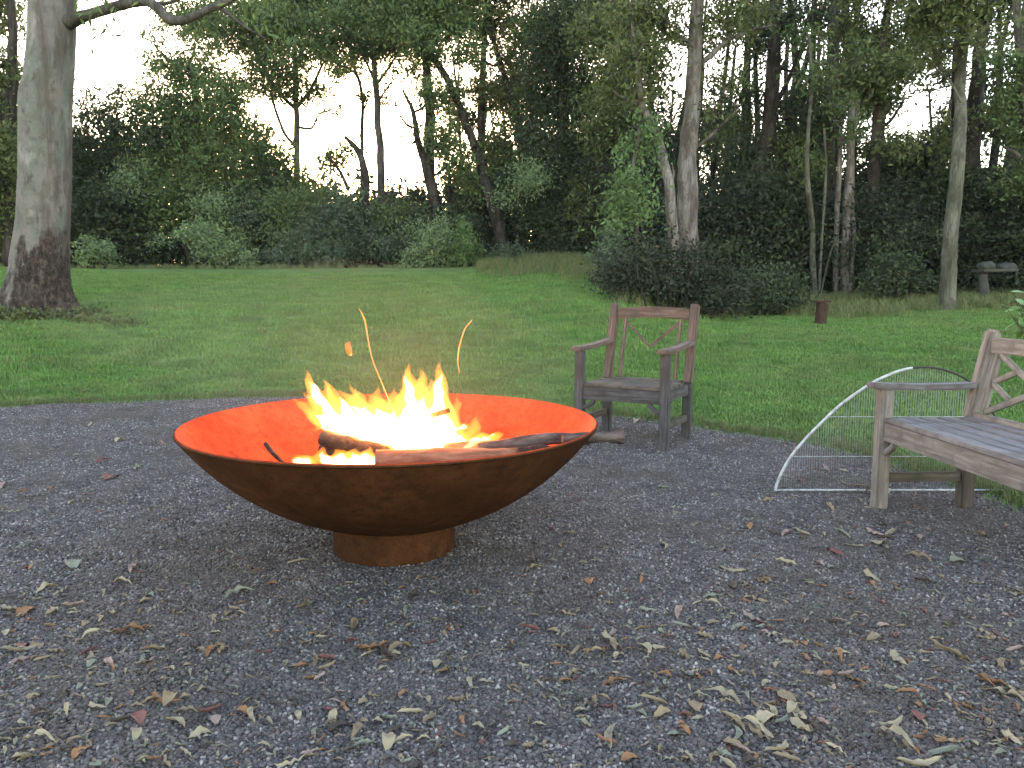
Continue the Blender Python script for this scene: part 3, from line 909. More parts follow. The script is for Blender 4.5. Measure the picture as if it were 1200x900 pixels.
def low_mass():
    g = np.random.default_rng(66)
    out = []
    for i in range(95):
        px = g.uniform(-160, 1360)
        Y = edge_y(px) + g.uniform(1.5, 12)
        gx = at(px, 300, Y)
        r = g.uniform(.7, 1.3)
        out.append((np.array([gx[0], Y, float(height(gx[0], Y)) + r * .55]), (r * 1.3, r, r), 2.0))
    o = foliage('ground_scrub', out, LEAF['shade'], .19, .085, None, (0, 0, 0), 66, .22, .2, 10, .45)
    tag(o, 'low dark scrub on the floor of the wood', 'woodland', kind='stuff')


low_mass()
ac = Acc()
g = np.random.default_rng(64)
for i in range(95):
    px = g.uniform(-60, 1260)
    if 300 < px < 505: continue
    Y = edge_y(px) + g.uniform(4, 24)
    p = at(px, 300, Y)
    z0 = float(height(p[0], Y)) - .2
    hh = g.uniform(7, 17)
    if px < 540: hh = min(hh, max(2.0, at(px, skyline(px) + 25, Y)[2] - z0))
    le = g.normal(0, .06, 2)
    Q = np.array([[p[0] + le[0] * s * hh + g.normal(0, .12), Y + le[1] * s * hh, z0 + s * hh] for s in np.linspace(0, 1, 6)])
    r0 = g.uniform(.07, .2)
    ac.tube(resample(Q, 2), np.linspace(r0, r0 * .35, 11), 6, .15, i)
o = ac.out('distant_trunks', BARK['dark'], None)
tag(o, 'thin dark trunks deep inside the wood', 'woodland', kind='stuff')


# ------------------------------------------------------------------ shrubs at the edge of the lawn
def shrub(name, label, Y, base, clumps, leaf, L=.1, W=.05, seed=1, stems=4, cat='shrub', group='shrubs along the wood edge', spray=.1, jit=.4, deep=1.0):
    b = at(base[0], base[1], Y)
    b[2] = float(height(b[0], Y))
    root = empty(name, b, label, cat, group)
    g = np.random.default_rng(seed)
    cl = px_clumps(clumps, Y, seed, jit, deep)
    ac = Acc()
    for c, r, cov in cl:
        for q in range(stems):
            e = c + g.normal(size=3) * np.array(r) * .5
            s = np.array([b[0] + (c[0] - b[0]) * .6 + g.normal() * .1, b[1] + (c[1] - b[1]) * .6 + g.normal() * .1, 0])
            s[2] = float(height(s[0], s[1])) - .03
            m = (s + e) / 2 + g.normal(size=3) * .08
            Q = resample(np.array([s, m, e]), 3)
            ac.tube(Q, np.linspace(.018, .005, len(Q)), 5, 0, q)
    ac.out('stem', BARK['dark'], root, b)
    foliage('foliage', [(c, r, v * 1.7) for c, r, v in cl], LEAF[leaf], L, W, root, b, seed, spray, .1)
    return root


shrub('shrub', 'round blue-green shrub just right of the huge gum trunk', 25, (112, 314), [(112, 292, 22, 16, 2.2), (98, 300, 14, 12, 2), (126, 302, 12, 12, 2)], 'sage', .11, .06, 81)
shrub('shrub', 'yellow-green feathery shrub at the far lawn edge under the dome-topped tree', 26, (248, 314), [(240, 280, 24, 18, 1.9), (252, 298, 26, 16, 2.2), (215, 275, 12, 14, 1.2), (272, 296, 16, 14, 1.5), (290, 302, 12, 12, 1.4)], 'sage', .11, .05, 82)
shrub('shrub', 'grey-green shrub mass left of the sunset gap at the lawn edge', 27, (340, 314), [(330, 300, 30, 16, 2), (372, 298, 28, 16, 2), (352, 285, 26, 20, 2)], 'blue', .12, .05, 83)
shrub('shrub', 'broad dusky shrub in the middle of the far lawn edge', 28, (420, 312), [(400, 285, 30, 26, 2), (432, 290, 30, 22, 2), (462, 292, 26, 20, 2), (415, 262, 28, 22, 1.8), (378, 262, 28, 24, 1.8)], 'blue', .12, .05, 84)
shrub('shrub', 'pale green pointed shrub behind the fire, left of its twin', 24.5, (505, 318), [(510, 282, 18, 20, 1.8), (503, 300, 24, 16, 2), (486, 304, 18, 14, 1.9), (516, 262, 10, 14, 1.1), (524, 300, 16, 14, 1.8)], 'sage', .1, .045, 85)
shrub('shrub', 'fresh green rounded shrub behind the fire, right of its twin', 24.5, (545, 312), [(543, 272, 13, 16, 1.9), (546, 292, 17, 16, 2), (558, 298, 12, 12, 1.8), (536, 298, 12, 14, 1.8)], 'bright', .1, .045, 86)
shrub('shrub', 'small grey-green shrub on the bank at the foot of the leaning gum', 24.5, (598, 308), [(598, 296, 16, 14, 1.7), (582, 302, 12, 10, 1.6), (622, 302, 12, 8, 1.3), (655, 303, 14, 8, 1.2)], 'blue', .1, .045, 87)
shrub('shrub', 'tall leafy blue-green shrub at the left end of the dark bush bank', 16.5, (712, 332), [(706, 300, 14, 18, 1.8), (715, 282, 14, 16, 1.6), (722, 312, 16, 16, 2), (704, 322, 10, 12, 1.6)], 'blue', .09, .045, 88)
shrub('shrub', 'large dark spreading bush behind the armchair', 14.2, (790, 352), [(745, 314, 34, 24, 1.8), (782, 314, 38, 24, 1.8), (824, 326, 38, 22, 1.8), (752, 292, 22, 18, 1.0), (806, 298, 30, 16, 1.0), (778, 286, 16, 14, .8), (812, 344, 44, 18, 2.6), (858, 338, 30, 20, 2.4), (770, 336, 34, 18, 2.4), (845, 352, 30, 12, 2.4), (735, 334, 26, 16, 2.4), (722, 318, 20, 20, 2), (790, 352, 36, 10, 2.4)], 'shade', .09, .038, 89, deep=1.0, spray=.15, jit=.8)
shrub('shrub', 'mid-green bush between the dark bush and the brown post', 15.2, (900, 352), [(882, 338, 22, 22, 2.2), (908, 330, 24, 24, 2.2), (932, 342, 20, 16, 2.2), (895, 352, 28, 12, 2.2), (922, 352, 26, 10, 2)], 'dark', .09, .038, 90, deep=1.0, spray=.15, jit=.7)
shrub('shrub', 'low dark scrub bush left of the far-right pale trunk', 18, (1050, 350), [(1030, 330, 26, 16, 2.4), (1062, 326, 28, 20, 2.4), (1088, 335, 20, 14, 2.4), (1045, 310, 26, 16, 2)], 'dark', .1, .045, 91, deep=.8)

# leafy plant cut by the right edge, with big single leaves
def near_plant():
    Y = 7.2
    b = at(1215, 395, Y)
    b[2] = float(height(b[0], Y))
    root = empty('leafy_plant', b, 'bright green broad-leaved young plant at the right edge behind the bench', 'plant')
    ac = Acc()
    V = []
    g = np.random.default_rng(92)
    tips = []
    for (px, py) in [(1185, 342), (1192, 350), (1178, 358), (1196, 365), (1188, 372), (1205, 340), (1212, 355), (1222, 345), (1230, 365), (1206, 378), (1218, 330), (1240, 350)]:
        e = at(px, py, Y + g.uniform(-.15, .2))
        s = b + np.array([g.normal() * .03, g.normal() * .03, 0])
        m = (s + e) / 2 + np.array([.05, 0, .04])
        Q = resample(np.array([s, m, e]), 4)
        ac.tube(Q, np.linspace(.007, .003, len(Q)), 5, 0, 1)
        tips.append((Q, e))
    st = ac.out('stem', BARK['green'], root, b)
    # one leaf blade mesh, shared
    bm = bmesh.new()
    n = 6
    rows = []
    for i in range(n + 1):
        s = i / n
        wd = .42 * math.sin(math.pi * min(1, s * .93 + .04)) ** .8 * .5
        z = -.25 * s * s
        rows.append([bm.verts.new((s, -wd, z + .08 * wd)), bm.verts.new((s, 0, z)), bm.verts.new((s, wd, z + .08 * wd))])
    for a, c in zip(rows[:-1], rows[1:]):
        for k in (0, 1):
            bm.faces.new((a[k], a[k + 1], c[k + 1], c[k]))
    me = bpy.data.meshes.new('leaf')
    bm.to_mesh(me)
    bm.free()
    t = NT('young_leaf', .5, .35)
    nz = t.noise(t.coord('Object', (3, 9, 3)), 2, 4)
    t.col(t.ramp(nz, [(.3, (.075, .15, .035)), (.7, (.15, .25, .07))]))
    me.materials.append(t.m)
    for Q, e in tips:
        for q in range(5):
            p = Q[len(Q) - 1 - (q // 2)] if q else e
            lf = link(bpy.data.objects.new('leaf', me), root)
            lf.location = p - b
            lf.rotation_euler = (g.uniform(-.5, .5), g.uniform(-.3, .5), g.uniform(0, 6.28))
            lf.scale = [g.uniform(.075, .13)] * 3
    return root


near_plant()

# long grass: on the bank, the strip in front of the right wood, round the gum
t = NT('rank_grass', .8, .15)
a = t.n('ShaderNodeAttribute', attribute_name='var')
t.col(t.ramp(a.outputs['Fac'], [(0, (.06, .10, .03)), (.5, (.11, .16, .05)), (.8, (.17, .18, .08)), (1, (.22, .16, .09))]))
M_RANK = t.m
tuft = blades('long_grass_tuft', 60, .14, .10, .34, .009, 13, M_RANK)
tb = at(640, 318, 22)
tuft.location = (tb[0], 22, float(height(tb[0], 22)))
tag(tuft, 'yellowish long grass on the bank', 'grass', kind='stuff')


def bankc(x, y, d, g):
    px = 600 + F_PX * x / y
    if y > edge_y(px) + 1.5: return False
    if 560 < px < 725: return y > 19.5 + 1.5 * math.sin(x * 2) + 5 * max(0, (620 - px) / 60) + g.normal() * .8 and g.random() < .8
    if px <= 560: return y > 25.2 + .8 * math.sin(x) + g.normal() * .7 and g.random() < .3
    return y > 15.0 - max(0, (840 - px) * .01) + .4 * math.sin(x * 1.7) + g.normal() * .35 and g.random() < .75


def edgec(x, y, d, g):
    return d < .16 and g.random() < .75


P = ground_pts(1500, edgec, (-8, 5), (2.5, 9), 24)
o = scatter('edge_grass', tuft, P, rng.uniform(0, 6.28, len(P)), rng.uniform(.10, .26, len(P)), M_RANK)
tag(o, 'ragged grass tufts along the edge of the gravel', 'grass', kind='stuff')
P = ground_pts(900, lambda x, y, d, g: d > .3 and mnoise.noise((x * .8, y * .8, 3)) > .12, (-10, 9), (4, 16), 25)
o = scatter('lawn_weeds', tuft, P, rng.uniform(0, 6.28, len(P)), rng.uniform(.12, .26, len(P)), M_RANK)
tag(o, 'coarser weed tufts standing out of the lawn', 'grass', kind='stuff')
P = ground_pts(4600, bankc, (-18, 14), (12, 29), 14)
sc = rng.uniform(.5, 1.15, len(P)) * np.where(P[:, 0] / P[:, 1] > .2, .75, np.where(P[:, 0] / P[:, 1] < -.05, .6, .85))
o = scatter('bank_grass', tuft, P, rng.uniform(0, 6.28, len(P)), sc, M_RANK)
tag(o, 'long unmown grass along the foot of the wood', 'grass', kind='stuff')

t = NT('root_ivy', .7, .2)
gl = []
g = np.random.default_rng(15)
for i in range(46):
    a = g.uniform(math.pi * .95, math.pi * 2.1)
    r = .62 + .28 * g.random()
    x, y = gum_b[0] + math.cos(a) * r, gum_b[1] + math.sin(a) * r
    gl.append((np.array([x, y, float(height(x, y)) + .05]), (.17, .17, .09), 1.6))
for i in range(34):
    s = g.random()
    x, y = gum_b[0] + .7 + s * 1.2, gum_b[1] - .55 - .25 * s + g.normal() * .12
    gl.append((np.array([x, y, float(height(x, y)) + .03 * (1 - s)]), (.15, .15, .07 * (1.2 - s)), 1.3))
o = foliage('root_plants', gl, LEAF['olive'], .07, .035, None, (0, 0, 0), 16, .05, 0)
tag(o, 'low green weeds and moss over the roots of the huge gum', 'ground cover', kind='stuff')

# ------------------------------------------------------------------ fire bowl
BX, BY, BR, BZ = -0.475, 3.11, 0.815, 0.52


def lathe(name, prof, mat, parent, seg=128, wob=0.0, smooth_=True):
    n = len(prof)
    V = []
    for k in range(seg):
        a = k / seg * 2 * math.pi
        for r, z in prof:
            q = 1 + wob * mnoise.noise((math.cos(a) * 2, math.sin(a) * 2, z * 6))
            V.append((r * q * math.cos(a), r * q * math.sin(a), z))
    i = np.arange(seg)[:, None]
    j = np.arange(n - 1)[None]
    k = (i + 1) % seg
    Fq = np.stack([i * n + j, k * n + j, k * n + j + 1, i * n + j + 1], -1).reshape(-1, 4)
    return mesh_np(name, np.array(V), Fq, 4, mat, parent, smooth_)


def rust(name, a, b, c, d):
    t = NT(name, .9, .08)
    co = t.coord('Object')
    f1 = t.noise(co, 3.5, 6, .65)
    f2 = t.noise(co, 26, 5, .7)
    f3 = t.noise(co, 160, 3, .7)
    cc = t.ramp(f1, [(.3, a), (.5, b), (.72, c)])
    cc = t.mix(t.ramp(f2, [(.45, (0, 0, 0)), (.7, (.8, .8, .8))]), cc, d)
    cc = t.mix(.6, cc, t.ramp(f3, [(.3, (.6, .6, .6)), (.7, (1.35, 1.35, 1.35))]), 'MULTIPLY')
    t.bump(t.math('ADD', f3, f2), .6, .005)
    return t.col(cc)


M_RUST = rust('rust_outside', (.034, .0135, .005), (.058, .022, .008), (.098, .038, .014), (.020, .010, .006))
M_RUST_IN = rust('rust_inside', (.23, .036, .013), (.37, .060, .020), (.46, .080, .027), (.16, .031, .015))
bowl = empty('fire_bowl', (BX, BY, 0), 'wide round rusty steel fire bowl on the gravel, flames inside', 'fire bowl')
dep = .425
RS = (BR ** 2 + dep ** 2) / (2 * dep)
outp, inp = [], []
for i in range(41):
    r = BR * math.sin(i / 40 * math.pi / 2)
    z = BZ - dep + RS - math.sqrt(RS * RS - r * r)
    outp.append((max(r, .001), z))
    ri = r * (BR - .007) / BR
    inp.append((max(ri, .001), z + .0075))
outp[-1] = (BR, BZ - .004)
rim = [(BR + .001, BZ), (BR - .003, BZ + .0035), (BR - .007, BZ + .0015)]
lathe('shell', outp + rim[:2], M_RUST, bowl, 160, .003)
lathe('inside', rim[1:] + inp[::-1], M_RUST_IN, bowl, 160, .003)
ring = lathe('base_ring', [(.001, .004), (.240, .004), (.244, .012), (.242, .10), (.243, .15), (.05, .15)], M_RUST, bowl, 96, .004)
ring.location = (0, -.035, 0)

# ash bed
t = NT('ash', .95, .1)
co = t.coord('Object')
f = t.noise(co, 22, 5, .7)
t.bump(f, .8, .02)
t.col(t.ramp(f, [(.3, (.05, .045, .04)), (.55, (.16, .15, .14)), (.75, (.32, .30, .28))]))
prof = []
for i in range(15):
    r = .49 * i / 14
    prof.append((max(r, .001), .262 + .012 * (i / 14) ** 2))
V = []
n = len(prof)
for k in range(64):
    a = k / 64 * 6.28318
    for r, z in prof:
        x, y = r * math.cos(a), r * math.sin(a)
        V.append((x, y, z + .022 * mnoise.noise((x * 7, y * 7, 3)) + .012 * mnoise.noise((x * 19, y * 19, 1))))
i = np.arange(64)[:, None]
j = np.arange(n - 1)[None]
k = (i + 1) % 64
Fq = np.stack([i * n + j, k * n + j, k * n + j + 1, i * n + j + 1], -1).reshape(-1, 4)
ash = mesh_np('ash_bed', np.array(V) + np.array([BX, BY, 0]), Fq, 4, t.m, None, True)
tag(ash, 'bed of grey ash and coals in the bottom of the fire bowl', 'ash', kind='stuff')

# ------------------------------------------------------------------ logs and sticks
t = NT('log_bark', .95, .1)
co = t.coord('Object', (3, 14, 14))
f = t.noise(co, 1.6, 6, .7)
t.bump(f, 1.0, .012)
t.col(t.ramp(f, [(.3, (.07, .032, .018)), (.5, (.22, .105, .06)), (.68, (.36, .19, .11))]))
M_LOG = t.m
t = NT('log_char', .95, .15)
co = t.coord('Object', (14, 18, 18))
f = t.noise(co, 1.6, 6, .75)
t.bump(f, 1.0, .012)
t.col(t.ramp(f, [(.35, (.014, .011, .01)), (.6, (.05, .036, .028)), (.78, (.12, .085, .065))]))
M_CHAR = t.m
t = NT('branch_bark', .95, .1)
f = t.noise(t.coord('Object', (4, 22, 22)), 1.8, 6, .7)
t.bump(f, 1.0, .01)
t.col(t.ramp(f, [(.34, (.03, .022, .018)), (.5, (.085, .064, .054)), (.66, (.16, .125, .11))]))
M_BRANCH = t.m
t = NT('log_cut', .9, .1)
co = t.coord('Object')
f = t.noise(co, 30, 5, .6)
t.col(t.ramp(f, [(.3, (.16, .09, .05)), (.7, (.34, .22, .13))]))
M_CUT = t.m


def log(name, label, pts, rads, mat, seed, cat='log', cut=(True, True), knot=.12, sides=14, group='firewood in the bowl'):
    """pts in world; object origin at the first point, local x along the log"""
    P = resample(np.asarray(pts, float), 8)
    R = np.interp(np.linspace(0, 1, len(P)), np.linspace(0, 1, len(rads)), rads)
    o0 = P[0].copy()
    ax = Vector(P[-1] - P[0]).normalized()
    rot = ax.to_track_quat('X', 'Z')
    inv = np.array(rot.inverted().to_matrix())
    L = (P - o0) @ inv.T
    g = np.random.default_rng(seed)
    V = []
    an = np.arange(sides) / sides * 2 * math.pi
    for q, r in zip(L, R):
        for a in an:
            rr = r * (1 + knot * 1.6 * mnoise.noise((q[0] * 9 + seed, math.cos(a) * 1.2, math.sin(a) * 1.2)) + knot * .5 * mnoise.noise((q[0] * 30, math.cos(a) * 4 + seed, math.sin(a) * 4)))
            V.append((q[0], q[1] + math.cos(a) * rr, q[2] + math.sin(a) * rr))
    n = len(L)
    i = np.arange(n - 1)[:, None]
    j = np.arange(sides)[None]
    k = (j + 1) % sides
    Fq = np.stack([i * sides + j, i * sides + k, (i + 1) * sides + k, (i + 1) * sides + j], -1).reshape(-1, 4)[:, ::-1]
    root = mesh_np(name, np.array(V), Fq, 4, mat, None, True)
    root.location = o0
    root.rotation_euler = rot.to_euler()
    tag(root, label, cat, group)
    for end, do in ((0, cut[0]), (n - 1, cut[1])):
        bm = bmesh.new()
        rv = [bm.verts.new(V[end * sides + s]) for s in range(sides)]
        sg = -1 if end == 0 else 1
        inner = []
        for s in range(sides):
            c = Vector(L[end])
            p = Vector(V[end * sides + s])
            m = c + (p - c) * .5
            m.x += sg * g.uniform(-.002, .004)
            inner.append(bm.verts.new(m))
        cv = bm.verts.new(Vector(L[end]) + Vector((sg * .003, 0, 0)))
        for s in range(sides):
            e = (s + 1) % sides
            bm.faces.new((rv[s], rv[e], inner[e], inner[s]))
            bm.faces.new((inner[s], inner[e], cv))
        bm_obj('cut_end', bm, M_CUT if do else mat, root)
    return root


log('log', 'thick pale round log lying across the front of the fire', [at(441, 539, 2.86), at(500, 538, 2.84), at(560, 538, 2.84), at(606, 537, 2.87)], [.037, .042, .04, .036], M_LOG, 1)
log('log', 'charred thick log sticking out of the left of the flames', [at(377, 513, 3.1), at(410, 521, 3.06), at(452, 531, 3.02)], [.028, .033, .034], M_CHAR, 2, cut=(False, False))
log('log', 'charred log lying low under the front flames on the left', [at(376, 530, 3.12), at(420, 528, 3.1), at(480, 528, 3.06)], [.03, .034, .03], M_CHAR, 3, cut=(False, False))
log('branch', 'long crooked grey branch reaching right across the bowl, under the short thick one', [at(560, 525, 2.92), at(602, 520, 2.93), at(640, 514.5, 2.94), at(666, 514, 2.96), at(690, 516, 2.98)], [.018, .024, .025, .022, .017], M_BRANCH, 4, 'branch', cut=(False, False))
log('branch', 'short thick grey branch with a broken end overhanging the right rim', [at(659, 514.5, 2.90), at(690, 513, 2.91), at(712, 512.5, 2.92), at(730, 512, 2.93)], [.018, .021, .020, .028], M_BRANCH, 5, 'branch', cut=(False, True), knot=.16)
log('log', 'short dark half-burnt log near the right front rim', [at(607, 533, 2.84), at(635, 531, 2.85), at(655, 533, 2.86)], [.028, .034, .022], M_CHAR, 6, cut=(False, False))
log('log', 'reddish log lying behind the pale front log', [at(520, 528, 2.96), at(570, 526, 2.95), at(625, 529, 2.93)], [.028, .032, .027], M_LOG, 7, cut=(False, False))
log('stick', 'thin dark stick leaning on the left inside wall of the bowl', [at(311, 520, 3.0), at(320, 531, 2.95), at(332, 543, 2.9)], [.008, .008, .006], M_CHAR, 8, 'stick', sides=8)
log('stick', 'small dark stick end poking out of the brightest flames', [at(506, 487, 3.02), at(516, 484, 3.0), at(526, 481, 2.98)], [.011, .012, .011], M_CHAR, 9, 'stick', cut=(False, False), sides=8)


# ------------------------------------------------------------------ the fire
def flame_shape(name, tongues, mat, parent, voxel, fat=1.0, seed=1):
    bm = bmesh.new()
    for ti, (bx, by, tx, ty, w0, Y, bend) in enumerate(tongues):
        P0, P1 = at(bx, by, Y), at(tx, ty, Y)
        d = P1 - P0
        side = np.array([d[2], 0, -d[0]])
        side /= np.linalg.norm(side) + 1e-9
        m = Y / F_PX
        ln = np.linalg.norm(d)
        N, K = 16, 12
        rings = []
        for i in range(N + 1):
            s = i / N
            c = P0 + d * s + side * bend * m * math.sin(s * math.pi) + side * .012 * math.sin(s * 9 + ti * 2.1) * s
            r = w0 * m * .5 * fat * (math.sin(math.pi * min(1, s * .55 + .24)) ** 1.2) * (1 - s) ** .75 * 1.35
            r = max(r, .0012)
            ring = []
            for k in range(K):
                a = k / K * 6.28318
                q = 1 + .28 * mnoise.noise((c[0] * 14 + math.cos(a) * .9, c[2] * 9 + seed, math.sin(a) * .9 + ti))
                ring.append(bm.verts.new((c[0] + math.cos(a) * r * q * (1 if abs(d[2]) > abs(d[0]) * .6 else .8), c[1] + math.sin(a) * r * q * 1.15, c[2] + (0 if abs(d[2]) > abs(d[0]) * .6 else math.cos(a) * r * q * .8))))
            rings.append(ring)
        for a, b in zip(rings[:-1], rings[1:]):
            for k in range(K):
                bm.faces.new((a[k], a[(k + 1) % K], b[(k + 1) % K], b[k]))
        bm.faces.new(rings[0][::-1])
        bm.faces.new(rings[-1])
    bmesh.ops.recalc_face_normals(bm, faces=bm.faces)
    me = bpy.data.meshes.new(name)
    bm.to_mesh(me)
    bm.free()
    tmp = bpy.data.objects.new(name, me)
    COL.objects.link(tmp)
    md = tmp.modifiers.new('r', 'REMESH')
    md.mode = 'VOXEL'
    md.voxel_size = voxel
    md.use_smooth_shade = True
    sm = tmp.modifiers.new('s', 'SMOOTH')
    sm.factor = .5
    sm.iterations = 2
    dg = bpy.context.evaluated_depsgraph_get()
    me2 = bpy.data.meshes.new_from_object(tmp.evaluated_get(dg))
    bpy.data.objects.remove(tmp)
    bpy.data.meshes.remove(me)
    me2.name = name
    me2.materials.clear()
    me2.materials.append(mat)
    o = bpy.data.objects.new(name, me2)
    link(o, parent)
    o.location = -Vector(parent.location)
    return o


def flame_mat(name, colr, strength):
    m = bpy.data.materials.new(name)
    m.use_nodes = True
    nt = m.node_tree
    nt.nodes.remove(nt.nodes['Principled BSDF'])
    e = nt.nodes.new('ShaderNodeEmission')
    e.inputs['Color'].default_value = (*colr, 1)
    e.inputs['Strength'].default_value = strength
    nt.links.new(e.outputs[0], nt.nodes['Material Output'].inputs['Volume'])
    return m


FLAME_K = 0.55
M_FLAME = flame_mat('flame_orange', (1.0, .26, .028), 6.5 * FLAME_K)
M_CORE = flame_mat('flame_core', (1.0, .72, .34), 17 * FLAME_K)
fire = empty('fire', (BX, BY, .30), 'bright orange and white flames burning in the rusty bowl', 'fire')
tong = [  # base px, tip px, width px, depth, bend
    (420, 512, 352, 440, 30, 3.12, -6), (410, 508, 346, 470, 34, 3.10, -4), (430, 515, 349, 457, 30, 3.05, 6), (440, 515, 376, 444, 34, 3.14, -4), (450, 518, 395, 452, 40, 3.08, 3),
    (455, 518, 414, 456, 40, 3.12, -3), (460, 520, 428, 460, 40, 3.06, 3), (470, 522, 440, 460, 40, 3.1, 2), (475, 524, 455, 462, 40, 3.06, -2),
    (488, 526, 474, 430, 46, 3.06, 4), (495, 526, 466, 455, 40, 3.02, -3), (500, 528, 494, 436, 46, 3.08, -3), (508, 528, 514, 430, 46, 3.05, 3), (515, 528, 525, 462, 40, 3.0, 3), (520, 528, 533, 478, 40, 3.02, -2),
    (500, 530, 488, 455, 50, 2.98, 2), (480, 528, 462, 475, 44, 3.0, -3), (530, 528, 545, 500, 34, 3.0, 2), (542, 526, 592, 506, 30, 2.98, 4), (536, 528, 588, 511, 30, 2.96, -2), (556, 529, 572, 505, 16, 2.97, 2),
    (350, 544, 346, 532, 16, 2.96, 0), (358, 546, 352, 531, 22, 2.95, 1), (366, 544, 368, 533, 14, 2.95, 0),
    (385, 543, 375, 522, 20, 2.98, -2), (400, 546, 395, 524, 30, 2.97, 2), (415, 547, 416, 524, 32, 2.95, 0), (430, 546, 432, 522, 26, 2.96, -2), (438, 545, 437, 528, 16, 2.95, 0),
    (395, 500, 362, 505, 16, 3.08, 3), (480, 472, 474, 420, 16, 3.04, 2), (497, 472, 495, 426, 15, 3.06, -2), (512, 472, 516, 418, 17, 3.05, 2), (376, 474, 353, 430, 16, 3.1, 2),
    (392, 475, 378, 438, 11, 3.1, -2), (426, 480, 408, 446, 14, 3.08, 2), (450, 480, 440, 450, 14, 3.06, -2), (528, 490, 536, 462, 13, 3.0, 2), (548, 512, 562, 484, 15, 3.0, 2), (552, 522, 594, 503, 24, 2.97, 3), (530, 505, 556, 494, 16, 3.0, 2), (360, 478, 344, 462, 11, 3.1, -2),
    (462, 480, 458, 452, 12, 3.04, 1), (505, 465, 504, 440, 12, 3.02, 0)]
flame_shape('flames', tong, M_FLAME, fire, .006, 1.05, 3)
core = [(a, b, a + (c - a) * .72, b + (d - b) * .72, w * .80, y, e * .6) for a, b, c, d, w, y, e in tong if w > 15]
flame_shape('flame_core', core, M_CORE, fire, .006, 1.0, 4)
lt = bpy.data.lights.new('fire_glow', 'POINT')
lt.energy = 6.0
lt.color = (1.0, .28, .06)
lt.shadow_soft_size = .16
lo = bpy.data.objects.new('fire_glow', lt)
link(lo, fire)
lo.location = at(478, 478, 3.04) - np.array([BX, BY, .30])


def ember_mat(name, c, s):
    m = bpy.data.materials.new(name)
    m.use_nodes = True
    b = m.node_tree.nodes['Principled BSDF']
    b.inputs['Base Color'].default_value = (.05, .012, .004, 1)
    b.inputs['Emission Color'].default_value = (*c, 1)
    b.inputs['Emission Strength'].default_value = s
    return m


M_EMBER = ember_mat('ember', (1.0, .36, .08), .14)
for lab, pl in (('thin light trail of a spark curling up from the middle of the fire, the taller of two', [(463, 490, .8), (456, 470, 1.5), (445, 443, 1.7), (436, 420, 1.9), (431, 396, 2.3), (428, 378, 2.6), (424, 367, 1.6), (420, 361, .8)]),
                ('short light trail of a spark floating above the right half of the fire', [(538.5, 437, .8), (536.5, 424, 1.6), (538, 408, 2.2), (542, 393, 2.4), (545, 385, 1.8), (549, 380, 1.7), (553.5, 374.5, .8)])):
    R = []
    for i, (px, py, wd) in enumerate(pl):
        p = at(px, py, 3.05 + .02 * math.sin(i * 1.7))
        R.append([*p, wd * .36 * 3.05 / F_PX])
    Q = resample(R, 5)
    ac = Acc()
    ac.tube(Q[:, :3], Q[:, 3], 6)
    o = ac.out('spark_trail', M_EMBER, None, Q[0, :3])  # light trails of moving sparks, built as solid glowing tubes
    o.location = Q[0, :3]
    tag(o, lab, 'ember', 'glowing embers above the fire')
bm = bmesh.new()
bmesh.ops.create_icosphere(bm, subdivisions=2, radius=1)
for vtx in bm.verts:
    n_ = 1 + .5 * mnoise.noise(vtx.co * 1.7)
    vtx.co = Vector((vtx.co.x * .013 * n_ + vtx.co.z * -.006, vtx.co.y * .010, vtx.co.z * .026 * n_))
M_EMBER2 = ember_mat('ember_flake', (1.0, .20, .02), .13)
o = bm_obj('ember_flake', bm, M_EMBER2, None, True)
o.location = at(409, 409, 3.05)
tag(o, 'small orange glowing ember flake above the left of the fire', 'ember', 'glowing embers above the fire')


# ------------------------------------------------------------------ weathered garden seats
def wood(name, c0, c1, c2, stain):
    t = NT(name, .88, .2)
    co = t.coord('Object', (2.2, 30, 30))
    g1 = t.noise(co, 2.0, 6, .65)
    g2 = t.noise(t.coord('Object', (7, 9, 9)), 1.5, 5, .65)
    oi = t.n('ShaderNodeObjectInfo')
    c = t.ramp(g1, [(.3, c0), (.5, c1), (.7, c2)])
    c = t.mix(t.ramp(g2, [(.48, (0, 0, 0)), (.68, (.8, .8, .8))]), c, stain)
    c = t.mix(.5, c, t.ramp(oi.outputs['Random'], [(0, (.78, .76, .76)), (1, (1.2, 1.16, 1.12))]), 'MULTIPLY')
    t.bump(g1, .5, .004)
    return t.col(c)


WD = {'brown': wood('weathered_brown', (.055, .036, .029), (.12, .082, .066), (.20, .15, .128), (.075, .06, .053)),
      'grey': wood('weathered_grey', (.075, .07, .069), (.145, .138, .139), (.225, .215, .218), (.095, .078, .068)),
      'chair': wood('weathered_chair_grey', (.032, .029, .028), (.07, .066, .067), (.12, .114, .116), (.05, .039, .032)),
      'dark': wood('weathered_dark', (.045, .036, .03), (.085, .068, .056), (.14, .12, .10), (.05, .05, .04)),
      'pale': wood('weathered_pale', (.095, .08, .068), (.185, .162, .142), (.28, .25, .225), (.115, .105, .096))}


